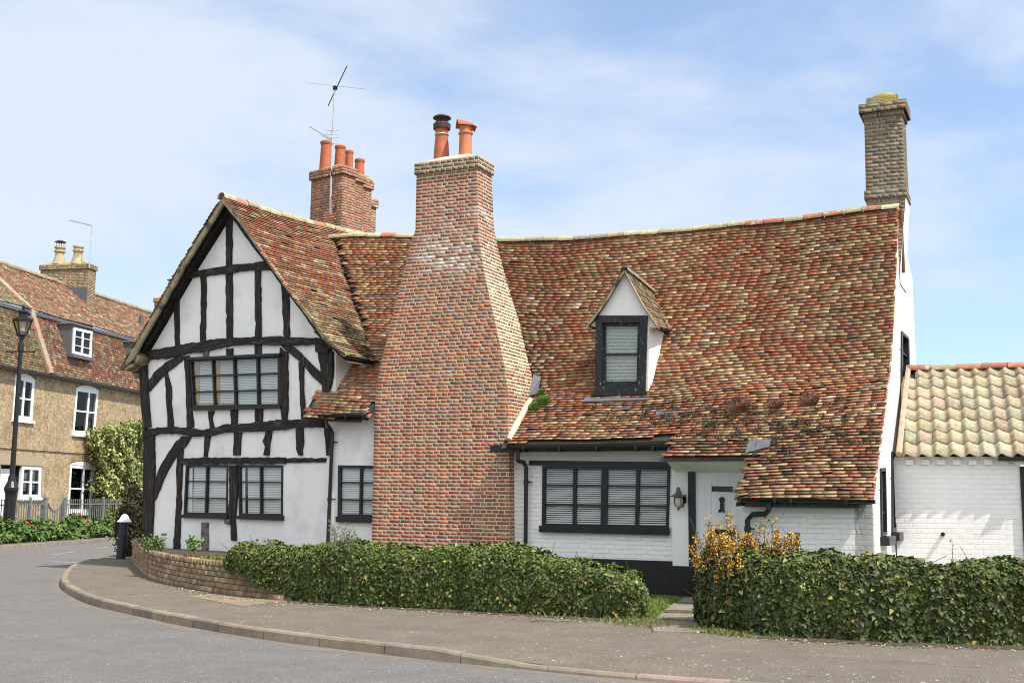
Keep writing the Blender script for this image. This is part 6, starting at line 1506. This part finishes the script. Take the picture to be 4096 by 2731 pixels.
for lab,(x,y),n,sp_ in (('cluster of red flowers on the verge beside the street lamp base',(68,1222),13,.20),('orange poppies by the railings right of the gate',(283/1,1200),0,0),('orange poppies among the plants under the terrace window',(325*.0+187*1.0+0,1190),7,.12),('two orange poppies higher in the railings, right of the gate',(326*.0+190+137*.0+1,1178),0,0)):
    if not n: continue
    q=L.hv(x*K,y*K,-2.6);c_=L.P(q[0],-2.6,max(.2,q[2]));t=thing('red_flowers' if n>10 else 'orange_poppies',lab,'flowers',(c_[0],c_[1],0));p_=c_+rng.normal(0,sp_,(n,3));b=MB()
    for w in p_: b.tube([(w[0],w[1],0.02),tuple(w)],.005,4,col=(.08,.15,.03))
    b.build('stems',mLeaf,t);b2_=leaves(np.repeat(p_,5,0),rng.normal(0,1,(n*5,3)),.06,[(.55,.035,.015),(.65,.06,.02)] if n>10 else [(.75,.16,.03)],droop=0,rand=.6,aspect=1.2);merge('blooms',[b2_],mFlower,t)
# grass and litter along the foot of the hedges
def grass(name,label,fn,n,ln,cols,wd=.006,cat='grass'):
    pts=[fn() for _ in range(n)];vs=[];cs=[]
    for p in pts:
        p=np.array(p);d=np.array([random.gauss(0,.45),random.gauss(0,.45),1]);L_=ln*random.uniform(.4,1.2);a=random.uniform(0,6.28);s_=np.array([math.cos(a),math.sin(a),0])*wd
        vs+=[p-s_,p+s_,p+d*L_*.6+s_*.7,p+d*L_+np.array([0,0,-L_*.15])];cs+=[jit(random.choice(cols),.25)]*4
    vs=np.array(vs);o=fast(name,vs,np.arange(len(vs)).reshape(-1,4),np.array(cs),mLeaf);tag(o,label,cat,kind='stuff');return o
def lawnpt():
    x=random.uniform(1488,1600);y=random.uniform(1362,1448);p=gk(x,y)
    return (p[0],p[1],.0)
def okl(x,y): # keep the slabs clear
    return not any(inside((x,y),q_) for q_ in pp)
def lp():
    while True:
        x=random.uniform(1484,1600);y=random.uniform(1364,1430)
        if okl(x,y): p=gk(x,y);return (p[0],p[1],0)
grass('grass','short green grass beside the front path slabs',lp,9000,.045,[(.13,.20,.03),(.17,.25,.04),(.10,.15,.025),(.20,.24,.06)],.005)
def hp():
    t_=random.random()
    if t_<.55: x=random.gauss(1475,45);x=min(max(x,1390),1535);y=1430+(x-1475)*.05+random.gauss(0,4.5)
    elif t_<.8: x=random.gauss(1640,40);x=max(1588,x);y=1449+(x-1620)*.12+random.gauss(0,3)
    else: x=random.uniform(1250,2352);y=(1414+(x-1200)*.07) if x<1500 else 1455+(x-1650)*.045
    p=gk(x,y);return (p[0],p[1],0)
grass('grass','rough grass tufts at the foot of the hedges beside the path',hp,3000,.07,[(.12,.18,.03),(.17,.22,.05),(.22,.20,.09)],.004)
b=MB();litter=[]
for i in range(900):
    k=random.random()
    if k<.4: x=random.uniform(640,1500);y=interp(x,[(640,1384),(900,1398),(1200,1415),(1500,1434)])+abs(random.gauss(0,4))-3
    elif k<.8: x=random.uniform(1590,2352);y=interp(x,[(1590,1447),(1750,1466),(2000,1480),(2352,1492)])+abs(random.gauss(0,4))-3
    else: x=random.uniform(340,660);y=interp(x,[(340,1330),(500,1366),(660,1384)])+abs(random.gauss(0,5))
    litter.append(gk(x,y,.012))
litter=np.array(litter);v1,f1,c1_=leaves(litter,np.tile([0,0,1.],(len(litter),1)),.032,[(.30,.20,.10),(.22,.14,.07),(.12,.14,.04),(.36,.28,.16),(.45,.42,.36)],droop=0,rand=.35,aspect=.6);o=fast('leaf_litter',v1,f1,c1_,mLeaf);tag(o,'dry leaves and crumbs along the edge of the pavement','litter',kind='stuff')
# fallen twigs and a loose brick
for (x,y),lab in (((1247,1425),'forked dead twig lying on the pavement under the left hedge'),((1300,1427),'straight dead twig lying just right of the forked one')):
    p=gk(x,y,.015);b=MB();L_=.16
    b.tube([p-[L_,.02,0],p+[0,.01,.01],p+[L_,-.02,0]],[.008,.01,.006],5)
    if x<1280: b.tube([p-[.05,0,0],p+[-.12,.12,.05],p+[-.16,.2,.09]],[.008,.006,.004],5);b.tube([p+[.02,0,0],p+[.03,.1,.06],p+[.0,.14,.12]],[.007,.005,.004],5)
    o=b.build('twig_piece' if 0 else 'twig',mTwig);tag(o,lab,'twig')
for (x,y),d in (((835,1372),1),((1128,1408),-1)):
    pass
p=gk(2128,1466);bf=Fr(p[:2],-12);b=MB();b.box(bf,-.11,.10,-.06,.06,0,.07)
o=b.build('loose_brick',mat('worn_red_brick',(.28,.13,.11),.9,var=.3,scale=12,bump=.5,bscale=30));tag(o,'loose worn red brick half under the right-hand hedge','brick')
# thin dry stem against the outhouse
p=H.P(HZ(612,1500,-.25)[0],-.25,.5);zt_=HZ(612,1415,-.25)[2]
shoots('dry_stem','single thin reddish stem standing in front of the outhouse wall',[(p,zt_-.5,(0,0,0))],0,[(.18,.06,.04),(.12,.07,.03)],14,.035)

# hairline cracks in the pavement tarmac
mCrack=mat('crack_shadow_gap',(.035,.03,.025),.95,var=.2)
for path in (((1750,1500),(1830,1507),(1900,1509),(1990,1517),(2080,1519),(2200,1530),(2352,1534)),((520,1440),(640,1428),(700,1440),(820,1436),(930,1452))):
    b=MB();pts=[]
    for i in range(len(path)-1):
        for k in range(8):
            t=k/8;x=path[i][0]*(1-t)+path[i+1][0]*t;y=path[i][1]*(1-t)+path[i+1][1]*t+random.gauss(0,.7);pts.append(gk(x,y,.0035))
    for i in range(len(pts)-1):
        w=random.uniform(.002,.006);n_=np.array([0,1,0])*w;b.add([pts[i]-n_,pts[i+1]-n_,pts[i+1]+n_,pts[i]+n_],[(0,1,2,3)])
    struct(b.build('pavement_crack',mCrack))
